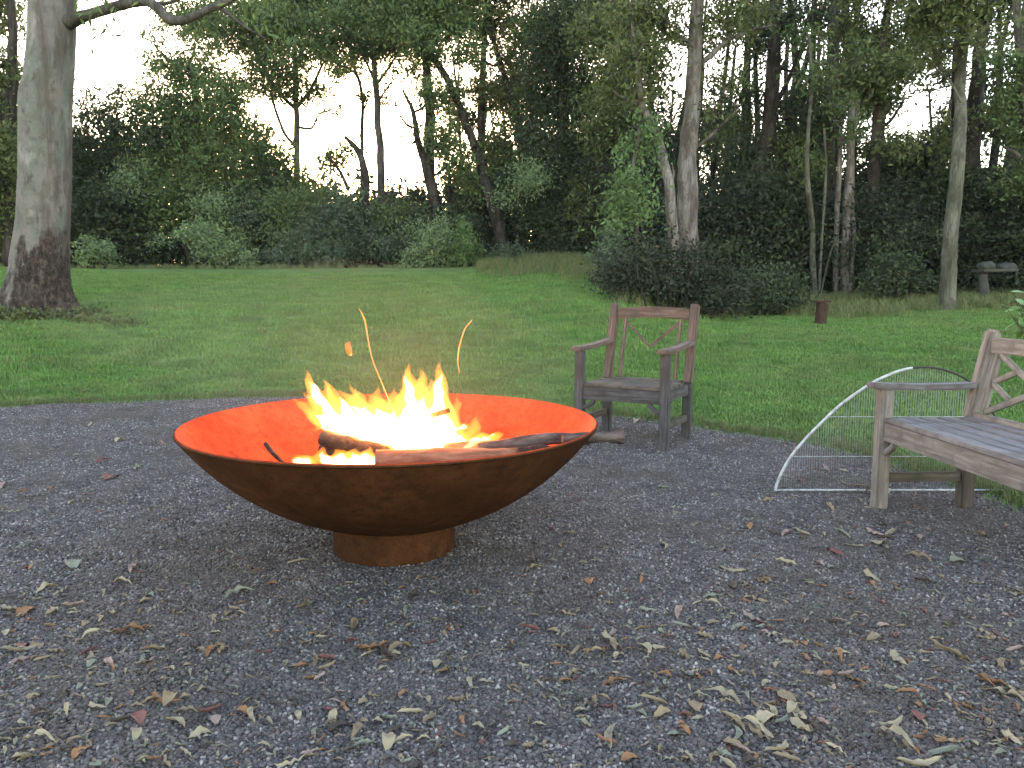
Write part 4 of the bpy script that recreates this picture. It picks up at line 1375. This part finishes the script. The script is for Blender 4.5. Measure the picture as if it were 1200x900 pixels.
def beam(name, p0, p1, wy, wz, mat, parent, bevel=.004, arch=0.0, up=(0, 0, 1), seg=6, taper=1.0):
    p0, p1 = Vector(p0), Vector(p1)
    d = p1 - p0
    L = d.length
    x = d.normalized()
    upv = Vector(up)
    y = upv.cross(x)
    if y.length < 1e-4: y = Vector((0, 1, 0)).cross(x)
    y.normalize()
    z = x.cross(y)
    bm = bmesh.new()
    n = seg if arch else 1
    rings = []
    for i in range(n + 1):
        s = i / n
        zz = arch * 4 * s * (1 - s)
        k = 1 + (taper - 1) * s
        rings.append([bm.verts.new((s * L, sy * wy / 2 * k, sz * wz / 2 * k + zz)) for sy, sz in ((-1, -1), (1, -1), (1, 1), (-1, 1))])
    for a, b in zip(rings[:-1], rings[1:]):
        for q in range(4):
            bm.faces.new((a[q], a[(q + 1) % 4], b[(q + 1) % 4], b[q]))
    bm.faces.new(rings[0][::-1])
    bm.faces.new(rings[-1])
    bmesh.ops.recalc_face_normals(bm, faces=bm.faces)
    if bevel:
        ed = [e for e in bm.edges if len(e.link_faces) == 2 and e.calc_face_angle() > .6]
        bmesh.ops.bevel(bm, geom=ed, offset=bevel, segments=2, affect='EDGES', clamp_overlap=True)
    o = bm_obj(name, bm, mat, parent)
    M = Matrix((x, y, z)).transposed().to_4x4()
    o.matrix_local = Matrix.Translation(p0) @ M
    return o


def garden_seat(name, label, cat, loc, rz, w, d, sh, ah, bh, rake, kind):
    root = empty(name, loc, label, cat, None, rz)
    hx, hy = w / 2, d / 2
    br, gy, dk, pl = WD['brown'], WD['grey'], WD['dark'], WD['pale']
    main = br if kind == 'chair' else pl
    if kind == 'chair': gy = WD['chair']
    leg = .06 if kind == 'chair' else .062
    def bp(z):      # raked back line
        return hy + max(0, z - sh) / (bh - sh) * rake
    for s in (-1, 1):
        beam('leg', (s * hx, -hy, -.01), (s * hx, -hy, ah - .03), leg, leg * .95, gy if kind == 'chair' else pl, root, .005, up=(0, 1, 0))
        beam('leg', (s * hx, hy, -.01), (s * hx, hy, sh - .02), leg * .95, leg, dk if kind != 'chair' else gy, root, .005, up=(0, 1, 0))
        beam('back_post', (s * hx, hy, sh - .02), (s * hx, hy + rake, bh), leg * .93, leg * .98, main, root, .012 if kind != 'chair' else .006, up=(0, 1, 0))
        yb = bp(ah) - leg * .5
        beam('armrest', (s * hx, -hy - .075, ah - .013), (s * hx, yb, ah + .002 - (.018 if kind != 'chair' else -.012)), .078, .028, main if kind == 'chair' else gy, root, .006, arch=-.008)
        beam('side_rail', (s * hx, -hy + leg * .5, sh - .065), (s * hx, hy - leg * .5, sh - .065), .03, .07, gy, root)
        beam('stretcher', (s * hx, -hy + leg * .5, .15), (s * hx, hy - leg * .5, .15), .028, .045, dk, root)
        # corner bracket under the front apron
        beam('bracket', (s * (hx - leg * .5 + .002), -hy, sh - .17), (s * (hx - .11), -hy, sh - .115), .022, .03, gy if kind == 'chair' else pl, root, .003, arch=-.008)
    beam('front_apron', (-hx + leg * .5, -hy, sh - .07), (hx - leg * .5, -hy, sh - .07), .028, .085, gy if kind == 'chair' else pl, root)
    beam('back_apron', (-hx + leg * .5, hy, sh - .07), (hx - leg * .5, hy, sh - .07), .028, .08, dk, root)
    ns = 5
    sw = (d + .02) / ns
    for i in range(ns):
        y = -hy - .012 + sw * (i + .5)
        ext = (leg * .5 + .003) if i in (0, ns - 1) else -.004
        dip = -.008 * math.sin(math.pi * (i + .5) / ns)
        beam('seat_slat', (-hx + ext, y, sh - .012 + dip), (hx - ext, y + rnd.uniform(-.002, .002), sh - .012 + dip + rnd.uniform(-.002, .002)), sw - .009, .022, gy if kind != 'chair' else dk, root, .003)
    # back
    tr = .078 if kind == 'chair' else .072
    zt = bh - .035 - tr * .5
    beam('top_rail', (-hx + leg * .45, bp(zt), zt), (hx - leg * .45, bp(zt), zt), .03, tr, main, root, .005, arch=.018 if kind == 'chair' else .004, seg=10)
    zb = sh + .03
    if kind != 'chair':
        beam('lower_rail', (-hx + leg * .45, bp(zb), zb - .03), (hx - leg * .45, bp(zb), zb - .03), .026, .04, main, root)
    def pt(x, f):   # f 0 bottom .. 1 top of the panel
        z = zb + (zt - tr * .5 - zb) * f
        return (x, bp(z), z)
    if kind == 'chair':
        for s in (-1, 1):
            x = s * (hx - .095)
            beam('stile', pt(x, -.1), pt(x, 1.02), .022, .024, main, root, .003, up=(0, 1, 0))
        x0 = hx - .11
        beam('lattice_bar', pt(-x0, .95), pt(-.01, .52), .012, .016, main, root, .002)
        beam('lattice_bar', pt(x0, .95), pt(.0, .5), .014, .022, main, root, .002)
        beam('lattice_bar', pt(x0, .55), pt(x0 - .07, .42), .014, .02, main, root, .002)
    else:
        xs = [-hx + .085, -.02, .02, hx - .085]
        for x in xs:
            beam('stile', pt(x, 0), pt(x, 1.0), .022, .028, main, root, .003, up=(0, 1, 0))
        for a, b in ((xs[0], xs[1]), (xs[2], xs[3])):
            a += .012
            b -= .012
            wd_ = b - a
            def q(u, f): return pt(a + wd_ * u, f)
            def off(p, e): return (p[0], p[1] + e, p[2])
            beam('lattice_bar', q(0, 1), q(1, 0), .016, .028, main, root, .002)
            beam('lattice_bar', off(q(0, 0), .0), off(q(.485, .485), .0), .015, .028, main, root, .002)
            beam('lattice_bar', off(q(.515, .515), .0), off(q(1, 1), .0), .015, .028, main, root, .002)
            beam('lattice_bar', q(0, .5), q(.23, .27), .014, .026, main, root, .002)
            beam('lattice_bar', q(0, .52), q(.22, .74), .014, .026, main, root, .002)
            beam('lattice_bar', q(1, .5), q(.77, .27), .014, .026, main, root, .002)
            beam('lattice_bar', q(1, .52), q(.78, .74), .014, .026, main, root, .002)
    return root


garden_seat('armchair', 'weathered wooden garden armchair standing behind the fire bowl, its lattice back half broken', 'chair', (.84, 5.35, .008), -.52, .60, .48, .41, .655, .93, .13, 'chair')
garden_seat('bench', 'weathered grey wooden garden bench cut off by the right edge', 'bench', (2.0, 2.94, .008), -math.pi / 2 + .05, 1.46, .42, .445, .605, .850, .085, 'bench')

# ------------------------------------------------------------------ arched wire screen
t = NT('white_tube', .45, .4)
f = t.noise(t.coord('Object'), 30, 4)
t.col(t.ramp(f, [(.3, (.20, .20, .20)), (.55, (.42, .43, .44))]))
M_TUBE = t.m
t = NT('galvanised_wire', .5, .4)
t.col((.26, .26, .255))
t.b.inputs['Metallic'].default_value = .4
M_WIRE = t.m
GY = 3.93
sb = np.array([*at(1040, 580, GY)[:2], 0.0])
screen = empty('wire_screen', sb, 'arched white-framed wire mesh panel standing on the gravel behind the bench', 'screen')
arc_px = [(909, 581), (909, 572), (914, 558), (925, 538), (940, 519), (958, 500), (985, 474.5), (1020, 450), (1040, 440), (1058, 433.5), (1077, 430.5), (1098, 431.5), (1120, 438), (1139, 449), (1155, 467), (1168, 495), (1174, 530), (1176, 579)]
arc = np.array([at(px, py, GY) for px, py in arc_px])
arc[:, 2] = np.maximum(arc[:, 2], .025)
arc[0, 2] = arc[-1, 2] = .02
AR = resample(arc, 5)
pk = int(np.argmax(AR[:, 2])) - 4
ac = Acc()
ac.tube(AR[:pk + 1], np.full(pk + 1, .0072), 8)
ac.out('arched_frame', M_TUBE, screen, sb)
t = NT('shaded_rod', .7, .2)
t.col((.05, .045, .04))  # dim light on the arch's right side is put into this dark colour
ac = Acc()
ac.tube(AR[pk:], np.full(len(AR) - pk, .0055), 8)
o = ac.out('arched_rod', t.m, screen, sb)
o['label'] = 'thin right side of the arched frame, its shade put into a dark colour'
ac = Acc()
ac.tube(np.array([AR[0], AR[-1]]) + np.array([0, 0, .004]), [.0055, .0055], 8)
ac.out('bottom_bar', M_TUBE, screen, sb)
# wires end on the arch
def arch_z(x):
    s = AR[:, 0]
    zs = [AR[i, 2] + (AR[i + 1, 2] - AR[i, 2]) * (x - s[i]) / (s[i + 1] - s[i] + 1e-12) for i in range(len(s) - 1) if (s[i] - x) * (s[i + 1] - x) <= 0]
    return max(zs) if zs else 0
ac = Acc()
xs = np.arange(AR[:, 0].min() + .02, AR[:, 0].max() - .01, .0125)
for x in xs:
    zt_ = arch_z(x)
    if zt_ > .05:
        jx = rnd.uniform(-.002, .002)
        ac.tube(np.array([[x, GY + .003, .02], [x + jx, GY + .004, zt_ * .5], [x, GY + .003, zt_]]), [.0008] * 3, 4)
o = ac.out('wire_mesh', M_WIRE, screen, sb)
o['kind'] = 'stuff'
for zc in (.20, .405, .56):
    xx = [x for x in np.linspace(AR[:, 0].min(), AR[:, 0].max(), 400) if arch_z(x) > zc]
    ac = Acc()
    ac.tube(np.array([[xx[0] - .004, GY - .002, zc], [xx[-1] + .004, GY - .002, zc]]), [.0018] * 2, 6)
    ac.out('cross_wire', M_TUBE, screen, sb)

# ------------------------------------------------------------------ brown post, slab table, rail
Yp = 13.0
pb = at(961, 384, Yp)
pb[2] = float(height(pb[0], Yp))
post = empty('post', pb, 'short brown timber post with a flat cap standing on the lawn before the wood', 'post')
t = NT('post_timber', .9, .15)
f = t.noise(t.coord('Object', (2, 12, 12)), 2.5, 5, .7)
t.bump(f, .6, .01)
t.col(t.ramp(f, [(.3, (.025, .015, .011)), (.55, (.055, .033, .023)), (.75, (.09, .057, .04))]))
beam('shaft', (0, 0, -.1), (.02, 0, .36), .15, .16, t.m, post, .015, up=(0, 1, 0))
beam('cap', (-.11, 0, .378), (.125, 0, .382), .2, .035, t.m, post, .008)

Ys = 17.5
tb = at(1150, 358, Ys)
tb[2] = float(height(tb[0], Ys))
tabl = empty('slab_table', tb, 'pale stone slab on a post leg under the trees at far right', 'table')
t = NT('lichen_stone', .9, .15)
f = t.noise(t.coord('Object'), 6, 6, .7)
t.bump(f, .6, .02)
t.col(t.ramp(f, [(.3, (.03, .032, .026)), (.6, (.07, .068, .06)), (.75, (.14, .13, .125))]))
M_SLAB = t.m
zt_ = at(1165, 317, Ys)[2] - tb[2]
ac = Acc()
Q = np.array([[0, 0, -.1], [.03, 0, zt_ * .4], [.0, .01, zt_ * .75], [.03, 0, zt_ - .02]])
ac.tube(resample(Q, 4), np.linspace(.11, .085, 13), 12, .1, 3)
ac.out('leg', M_SLAB, tabl)
beam('slab_top', (-.14, 0, zt_ - .01), (.62, 0, zt_ + .01), .5, .07, M_SLAB, tabl, .015)
for nm, lb, x, z, sx, sz in (('boulder', 'rounded pale boulder on the left end of the stone slab', .06, zt_ + .09, .2, .11), ('boulder', 'pinkish flat boulder on the right end of the stone slab', .48, zt_ + .08, .2, .09)):
    bm = bmesh.new()
    bmesh.ops.create_icosphere(bm, subdivisions=3, radius=1)
    for vtx in bm.verts:
        n_ = 1 + .35 * mnoise.noise(vtx.co * 1.3 + Vector((x * 9, 0, 0))) + .1 * mnoise.noise(vtx.co * 4)
        vtx.co = Vector((vtx.co.x * sx * n_, vtx.co.y * .2 * n_, vtx.co.z * sz * n_))
    o = bm_obj(nm, bm, M_SLAB, None, True)
    o.location = Vector(tb) + Vector((x, 0, z))
    tag(o, lb, 'rock', 'boulders on the stone slab')

Yr = 23
r0, r1 = at(935, 318, Yr), at(1006, 318, Yr)
rl = empty('rail_fence', [r0[0], Yr, float(height(r0[0], Yr))], 'pale wooden rail glimpsed between trunks behind the brown post', 'fence')
off_ = np.array([r0[0], Yr, rl.location.z])
beam('rail', r0 - off_, r1 - off_, .04, .11, WD['pale'], rl)
for f_ in (.1, .93):
    q_ = r0 + (r1 - r0) * f_ - off_
    beam('fence_post', (q_[0], .07, -.3), (q_[0], .07, q_[2] + .1), .09, .09, WD['grey'], rl, up=(0, 1, 0))

# ------------------------------------------------------------------ fallen leaves
COLS = {'tan': ((.175, .125, .072), (.26, .195, .118)), 'straw': ((.24, .19, .115), (.34, .285, .19)), 'orange-brown': ((.19, .09, .04), (.27, .14, .065)),
        'reddish': ((.13, .05, .042), (.19, .08, .062)), 'grey-green': ((.155, .155, .11), (.225, .225, .165)), 'dark brown': ((.045, .032, .024), (.085, .06, .042)),
        'pinkish': ((.24, .165, .135), (.32, .23, .19))}
LM = {}
for k_, (a_, b_) in COLS.items():
    t = NT('dry_leaf_' + k_.replace('-', '_').replace(' ', '_'), .7, .25)
    f = t.noise(t.coord('Object', (40, 40, 40)), 1.2, 4, .65)
    oi = t.n('ShaderNodeObjectInfo')
    c = t.ramp(f, [(.35, a_), (.65, b_)])
    c = t.mix(.6, c, t.ramp(oi.outputs['Random'], [(0, (.7, .72, .74)), (1, (1.18, 1.14, 1.08))]), 'MULTIPLY')
    t.col(c)
    LM[k_] = t.m


def leaf_shape(seed, kind):
    """unit-length dry leaf: 'long' sickle, 'oval', 'curl'"""
    g = np.random.default_rng(seed)
    N = 9
    asp = {'long': g.uniform(.15, .24), 'oval': g.uniform(.38, .52), 'curl': g.uniform(.22, .34)}[kind]
    sick = g.uniform(-.25, .25)
    cup = g.uniform(.3, 1.1) * (1 if kind != 'oval' else .6)
    arch = g.uniform(-.12, .22)
    tw = g.uniform(-1.0, 1.0)
    V, Fc = [], []
    for i in range(N):
        s = i / (N - 1)
        wd = asp * .5 * max(.015, math.sin(math.pi * s ** .85) ** .75) * (1 + .07 * g.normal() * (kind != 'long'))
        cx, cy, cz = s - .5, sick * math.sin(math.pi * s), arch * math.sin(math.pi * s) + .03 * g.normal()
        th = tw * (s - .5)
        for u in (-1, -.5, 0, .5, 1):
            y = wd * u
            z = cup * wd * u * u + (.02 * g.normal() if abs(u) == 1 else 0)
            V.append((cx, cy + y * math.cos(th) - z * math.sin(th), cz + y * math.sin(th) + z * math.cos(th)))
    for i in range(N - 1):
        for k in range(4):
            Fc.append((i * 5 + k, i * 5 + k + 1, (i + 1) * 5 + k + 1, (i + 1) * 5 + k))
    V = np.array(V)
    V[:, 2] -= V[:, 2].min()
    return V, np.array(Fc)


SHAPES = [(k, leaf_shape(i * 7 + 1, k)) for i, k in enumerate(['long'] * 6 + ['curl'] * 5 + ['oval'] * 2 + ['long'] * 5)]
_lm = {}


def leaf_mesh(si, ck):
    if (si, ck) not in _lm:
        V, Fc = SHAPES[si][1]
        me = bpy.data.meshes.new('fallen_leaf')
        me.from_pydata(V.tolist(), [], Fc.tolist())
        for p in me.polygons: p.use_smooth = True
        me.materials.append(LM[ck])
        _lm[(si, ck)] = me
    return _lm[(si, ck)]


def in_gravel(x, y, m=.05):
    return math.hypot(x - GC[0], y - GC[1]) < gravel_edge(math.atan2(x - GC[0], y - GC[1])) - m


KN = list(COLS)
KW = [.26, .30, .10, .05, .13, .09, .07]
g = random.Random(5)
spots = []
# the leaves one can pick out in the photograph: px, py, length px, angle deg, colour, shape index
for px, py, L, a, ck, si in [
    (720, 804, 36, 18, 'orange-brown', 0), (777, 838, 26, 10, 'tan', 12), (719, 866, 38, 62, 'straw', 1), (712, 742, 24, 40, 'pinkish', 2), (700, 768, 30, 8, 'tan', 3), (752, 762, 24, -60, 'straw', 7),
    (803, 768, 22, -70, 'tan', 8), (814, 786, 22, 15, 'straw', 4), (743, 829, 24, 5, 'grey-green', 9), (762, 812, 24, 4, 'grey-green', 2), (768, 822, 38, -14, 'tan', 5), (846, 820, 46, -16, 'straw', 0),
    (820, 830, 26, 40, 'tan', 11), (858, 848, 34, -45, 'straw', 1), (877, 856, 40, -25, 'straw', 3), (895, 862, 34, -28, 'tan', 4), (908, 876, 40, 22, 'straw', 2), (940, 852, 30, -60, 'straw', 8), (925, 890, 36, -16, 'tan', 5),
    (901, 835, 26, -75, 'straw', 6), (928, 830, 20, 30, 'straw', 12), (915, 845, 24, 20, 'grey-green', 9), (867, 738, 26, 15, 'grey-green', 0), (923, 757, 22, -15, 'straw', 7), (885, 724, 30, -25, 'pinkish', 4),
    (800, 733, 28, -12, 'grey-green', 5), (838, 731, 20, 0, 'tan', 11), (835, 709, 24, -10, 'straw', 3), (655, 760, 28, 8, 'tan', 1), (775, 641, 18, -65, 'straw', 7), (858, 667, 30, -14, 'straw', 2),
    (1074, 656, 34, -16, 'tan', 0), (1116, 770, 46, -38, 'tan', 1), (1050, 870, 42, -50, 'straw', 3), (1075, 891, 52, -6, 'straw', 2), (1110, 868, 44, 4, 'orange-brown', 4), (1108, 882, 50, 2, 'grey-green', 5),
    (1064, 816, 26, -25, 'orange-brown', 7), (1162, 800, 30, -30, 'orange-brown', 8), (1175, 818, 44, -25, 'straw', 0), (1040, 845, 40, 4, 'straw', 2), (990, 790, 28, 10, 'pinkish', 9), (1024, 750, 24, 10, 'tan', 12),
    (1080, 842, 22, 30, 'reddish', 11), (1190, 762, 32, 4, 'pinkish', 5), (980, 880, 24, -40, 'straw', 13), (842, 890, 30, 20, 'tan', 6), (740, 892, 26, 10, 'orange-brown', 11),
    (196, 820, 44, -6, 'orange-brown', 2), (245, 835, 26, 20, 'reddish', 9), (160, 846, 22, -30, 'reddish', 11), (155, 743, 32, 2, 'orange-brown', 12), (205, 852, 38, -22, 'straw', 1), (217, 838, 30, 4, 'tan', 0),
    (235, 864, 24, 20, 'straw', 12), (45, 873, 46, -4, 'straw', 3), (30, 887, 26, 40, 'straw', 8), (410, 860, 34, -65, 'tan', 7), (393, 845, 26, -75, 'straw', 8), (428, 876, 28, 12, 'grey-green', 6), (340, 894, 34, 16, 'straw', 4),
    (485, 837, 40, 4, 'straw', 5), (455, 843, 26, -10, 'grey-green', 9), (367, 798, 24, 6, 'orange-brown', 10), (555, 802, 20, 80, 'straw', 7), (536, 822, 28, 14, 'tan', 8), (592, 858, 24, 20, 'grey-green', 13),
    (52, 718, 36, -45, 'straw', 0), (85, 710, 28, 5, 'pinkish', 9), (25, 760, 44, 14, 'straw', 2), (110, 752, 38, 18, 'straw', 3), (70, 764, 30, -4, 'tan', 4), (180, 765, 34, 2, 'tan', 1), (130, 778, 22, -30, 'pinkish', 8),
    (280, 700, 34, 22, 'grey-green', 0), (56, 692, 22, 25, 'straw', 12), (440, 762, 36, 12, 'orange-brown', 10), (455, 770, 34, -30, 'dark brown', 9), (470, 765, 30, 25, 'tan', 7), (425, 765, 26, -20, 'orange-brown', 6),
    (660, 640, 20, 55, 'tan', 1), (705, 645, 22, -55, 'straw', 0), (900, 592, 26, 6, 'tan', 3), (1000, 640, 24, -8, 'straw', 2)]:
    spots.append((px, py, L, a, ck, si))
for cx, cy, sx, sy, n in [(890, 850, 60, 28, 22), (60, 730, 80, 40, 18), (1110, 800, 90, 60, 26), (200, 840, 90, 40, 12), (700, 755, 60, 25, 10), (450, 770, 45, 18, 9), (130, 560, 120, 40, 12), (760, 660, 120, 50, 16), (1030, 640, 120, 40, 20),
                          (760, 480, 60, 25, 6), (980, 560, 60, 20, 8), (420, 860, 80, 40, 10)]:
    for i in range(n):
        spots.append((cx + g.gauss(0, sx), cy + g.gauss(0, sy), g.uniform(14, 30), g.uniform(0, 180), g.choices(KN, KW)[0], g.randrange(len(SHAPES))))
while len(spots) < 300:
    px, py = g.uniform(0, 1200), 560 + 340 * g.random() ** .75
    spots.append((px, py, g.uniform(12, 28), g.uniform(0, 180), g.choices(KN, KW)[0], g.randrange(len(SHAPES))))


def place(px, py, Lpx, ang, ck, si, real=None):
    p = on_z(px, py, .014)
    if not in_gravel(p[0], p[1]) or math.hypot(p[0] - BX, p[1] - BY) < .27: return None
    if any(math.hypot(p[0] - qx, p[1] - qy) < .08 for qx, qy in LEGS): return None
    D = math.hypot(p[1], CAM_H)
    Lm = Lpx * D / F_PX * (1.0 if real is None else 1) if real is None else real
    # angle seen in the picture -> ground angle (rows are foreshortened)
    a = math.radians(ang)
    fs = CAM_H / D
    th = math.atan2(math.sin(a) / fs, math.cos(a))
    k = math.hypot(math.cos(a), math.sin(a) / fs) if real is None else 1
    return p, min(max(Lm * .90 * min(k, 1.3), .028), .115), th


LEGS = [(1.75, 3.67), (2.17, 3.67), (.98, 5.0), (1.2, 5.4), (.7, 5.85), (.5, 5.4)]


def region(px, py):
    if py < 620: return 'in the far part of the gravel'
    fr = ', near bottom edge' if py > 800 else ''
    if px < 330: return 'left of the bowl' + fr
    if px < 640: return 'in front of the bowl' + fr
    if px < 960: return 'right of the bowl base' + fr
    return 'before the bench' + fr


ORD = ['leftmost', 'second from left', 'third from left', 'fourth from left', 'fifth from left', 'sixth from left', 'seventh from left', 'eighth from left', 'ninth from left',
       'tenth from left', 'eleventh from left', 'twelfth from left', 'thirteenth from left', 'fourteenth from left']
alike = {}
for px, py, L, a, ck, si in spots:
    r_ = place(px, py, L, a, ck, si)
    if r_ is None: continue
    p, Lm, th = r_
    o = link(bpy.data.objects.new('fallen_leaf', leaf_mesh(si, ck)))
    o.location = (p[0], p[1], gravel_z(p[0], p[1]) + .004)
    o.rotation_euler = (g.uniform(-.22, .22), g.uniform(-.18, .18), th)
    o.scale = (Lm,) * 3
    kd = {'long': 'narrow', 'curl': 'curled', 'oval': 'broad'}[SHAPES[si][0]]
    tag(o, '%s %s fallen leaf %s' % (kd, ck, region(px, py)), 'leaf', 'fallen leaves on the gravel')
    alike.setdefault(o['label'], []).append((px, o))
for lb, mem in alike.items():
    if len(mem) > 1:
        for k_, (px, o) in enumerate(sorted(mem, key=lambda q: q[0])):
            o['label'] = lb + ', ' + ORD[min(k_, 13)]

# the many smaller leaves and bits: one mass
g2 = np.random.default_rng(33)
pv, pf, nb = {k: [] for k in KN}, {k: [] for k in KN}, {k: 0 for k in KN}
cnt = 0
while cnt < 2300:
    px, py = g2.uniform(-40, 1240), 480 + 420 * g2.random() ** .8
    p = on_z(px, py, .014)
    if not in_gravel(p[0], p[1]) or math.hypot(p[0] - BX, p[1] - BY) < .26: continue
    if g2.random() > .45 + .55 * (mnoise.noise((p[0] * 1.1, p[1] * 1.1, 7)) > 0): continue
    cnt += 1
    ck = g.choices(KN, [.22, .2, .1, .06, .16, .2, .06])[0]
    V, Fc = SHAPES[int(g2.integers(len(SHAPES)))][1]
    s = g2.uniform(.012, .045)
    q = np.array(Quaternion((0, 0, 1), g2.uniform(0, 6.28)).to_matrix() @ Quaternion((1, 0, 0), g2.normal() * .15).to_matrix())
    pv[ck].append((V * s) @ q.T + np.array([p[0], p[1], gravel_z(p[0], p[1]) + .004]))
    pf[ck].append(Fc + nb[ck])
    nb[ck] += len(V)
for ck in KN:
    if pv[ck]:
        o = mesh_np('leaf_litter', np.concatenate(pv[ck]), np.concatenate(pf[ck]), 4, LM[ck], None, True)
        tag(o, 'small %s leaf scraps scattered over the gravel' % ck, 'leaf litter', kind='stuff')

# ------------------------------------------------------------------ thin smoke drifting over the fire
bm = bmesh.new()
bmesh.ops.create_icosphere(bm, subdivisions=5, radius=1)
for vtx in bm.verts:
    c_ = vtx.co.copy()
    n_ = 1 + .35 * mnoise.noise(c_ * 1.4 + Vector((3, 1, 0))) + .15 * mnoise.noise(c_ * 3.1)
    vtx.co = Vector((c_.x * 1.05 * n_ - .25 * c_.z, c_.y * .55 * n_, c_.z * .34 * n_))
m = bpy.data.materials.new('smoke')
m.use_nodes = True
nt = m.node_tree
nt.nodes.remove(nt.nodes['Principled BSDF'])
pv_ = nt.nodes.new('ShaderNodeVolumePrincipled')
pv_.inputs['Color'].default_value = (.85, .80, .75, 1)
pv_.inputs['Density'].default_value = .026
nt.links.new(pv_.outputs[0], nt.nodes['Material Output'].inputs['Volume'])
smk = bm_obj('smoke', bm, m, None, True)
smk.location = (BX - .2, BY + .1, .78)
tag(smk, 'thin warm smoke drifting left above the fire bowl', 'smoke', kind='stuff')

# ------------------------------------------------------------------ thin evening haze
bm = bmesh.new()
bmesh.ops.create_cube(bm, size=1)
m = bpy.data.materials.new('haze')
m.use_nodes = True
nt = m.node_tree
nt.nodes.remove(nt.nodes['Principled BSDF'])
pv_ = nt.nodes.new('ShaderNodeVolumePrincipled')
pv_.inputs['Color'].default_value = (.86, .90, .95, 1)
pv_.inputs['Density'].default_value = .00022
nt.links.new(pv_.outputs[0], nt.nodes['Material Output'].inputs['Volume'])
hz = bm_obj('haze', bm, m, None)
hz.scale = (830, 830, 31)
hz.location = (GC[0], GC[1], 13.5)
tag(hz, 'thin pale evening haze hanging in the wood', 'haze', kind='stuff')
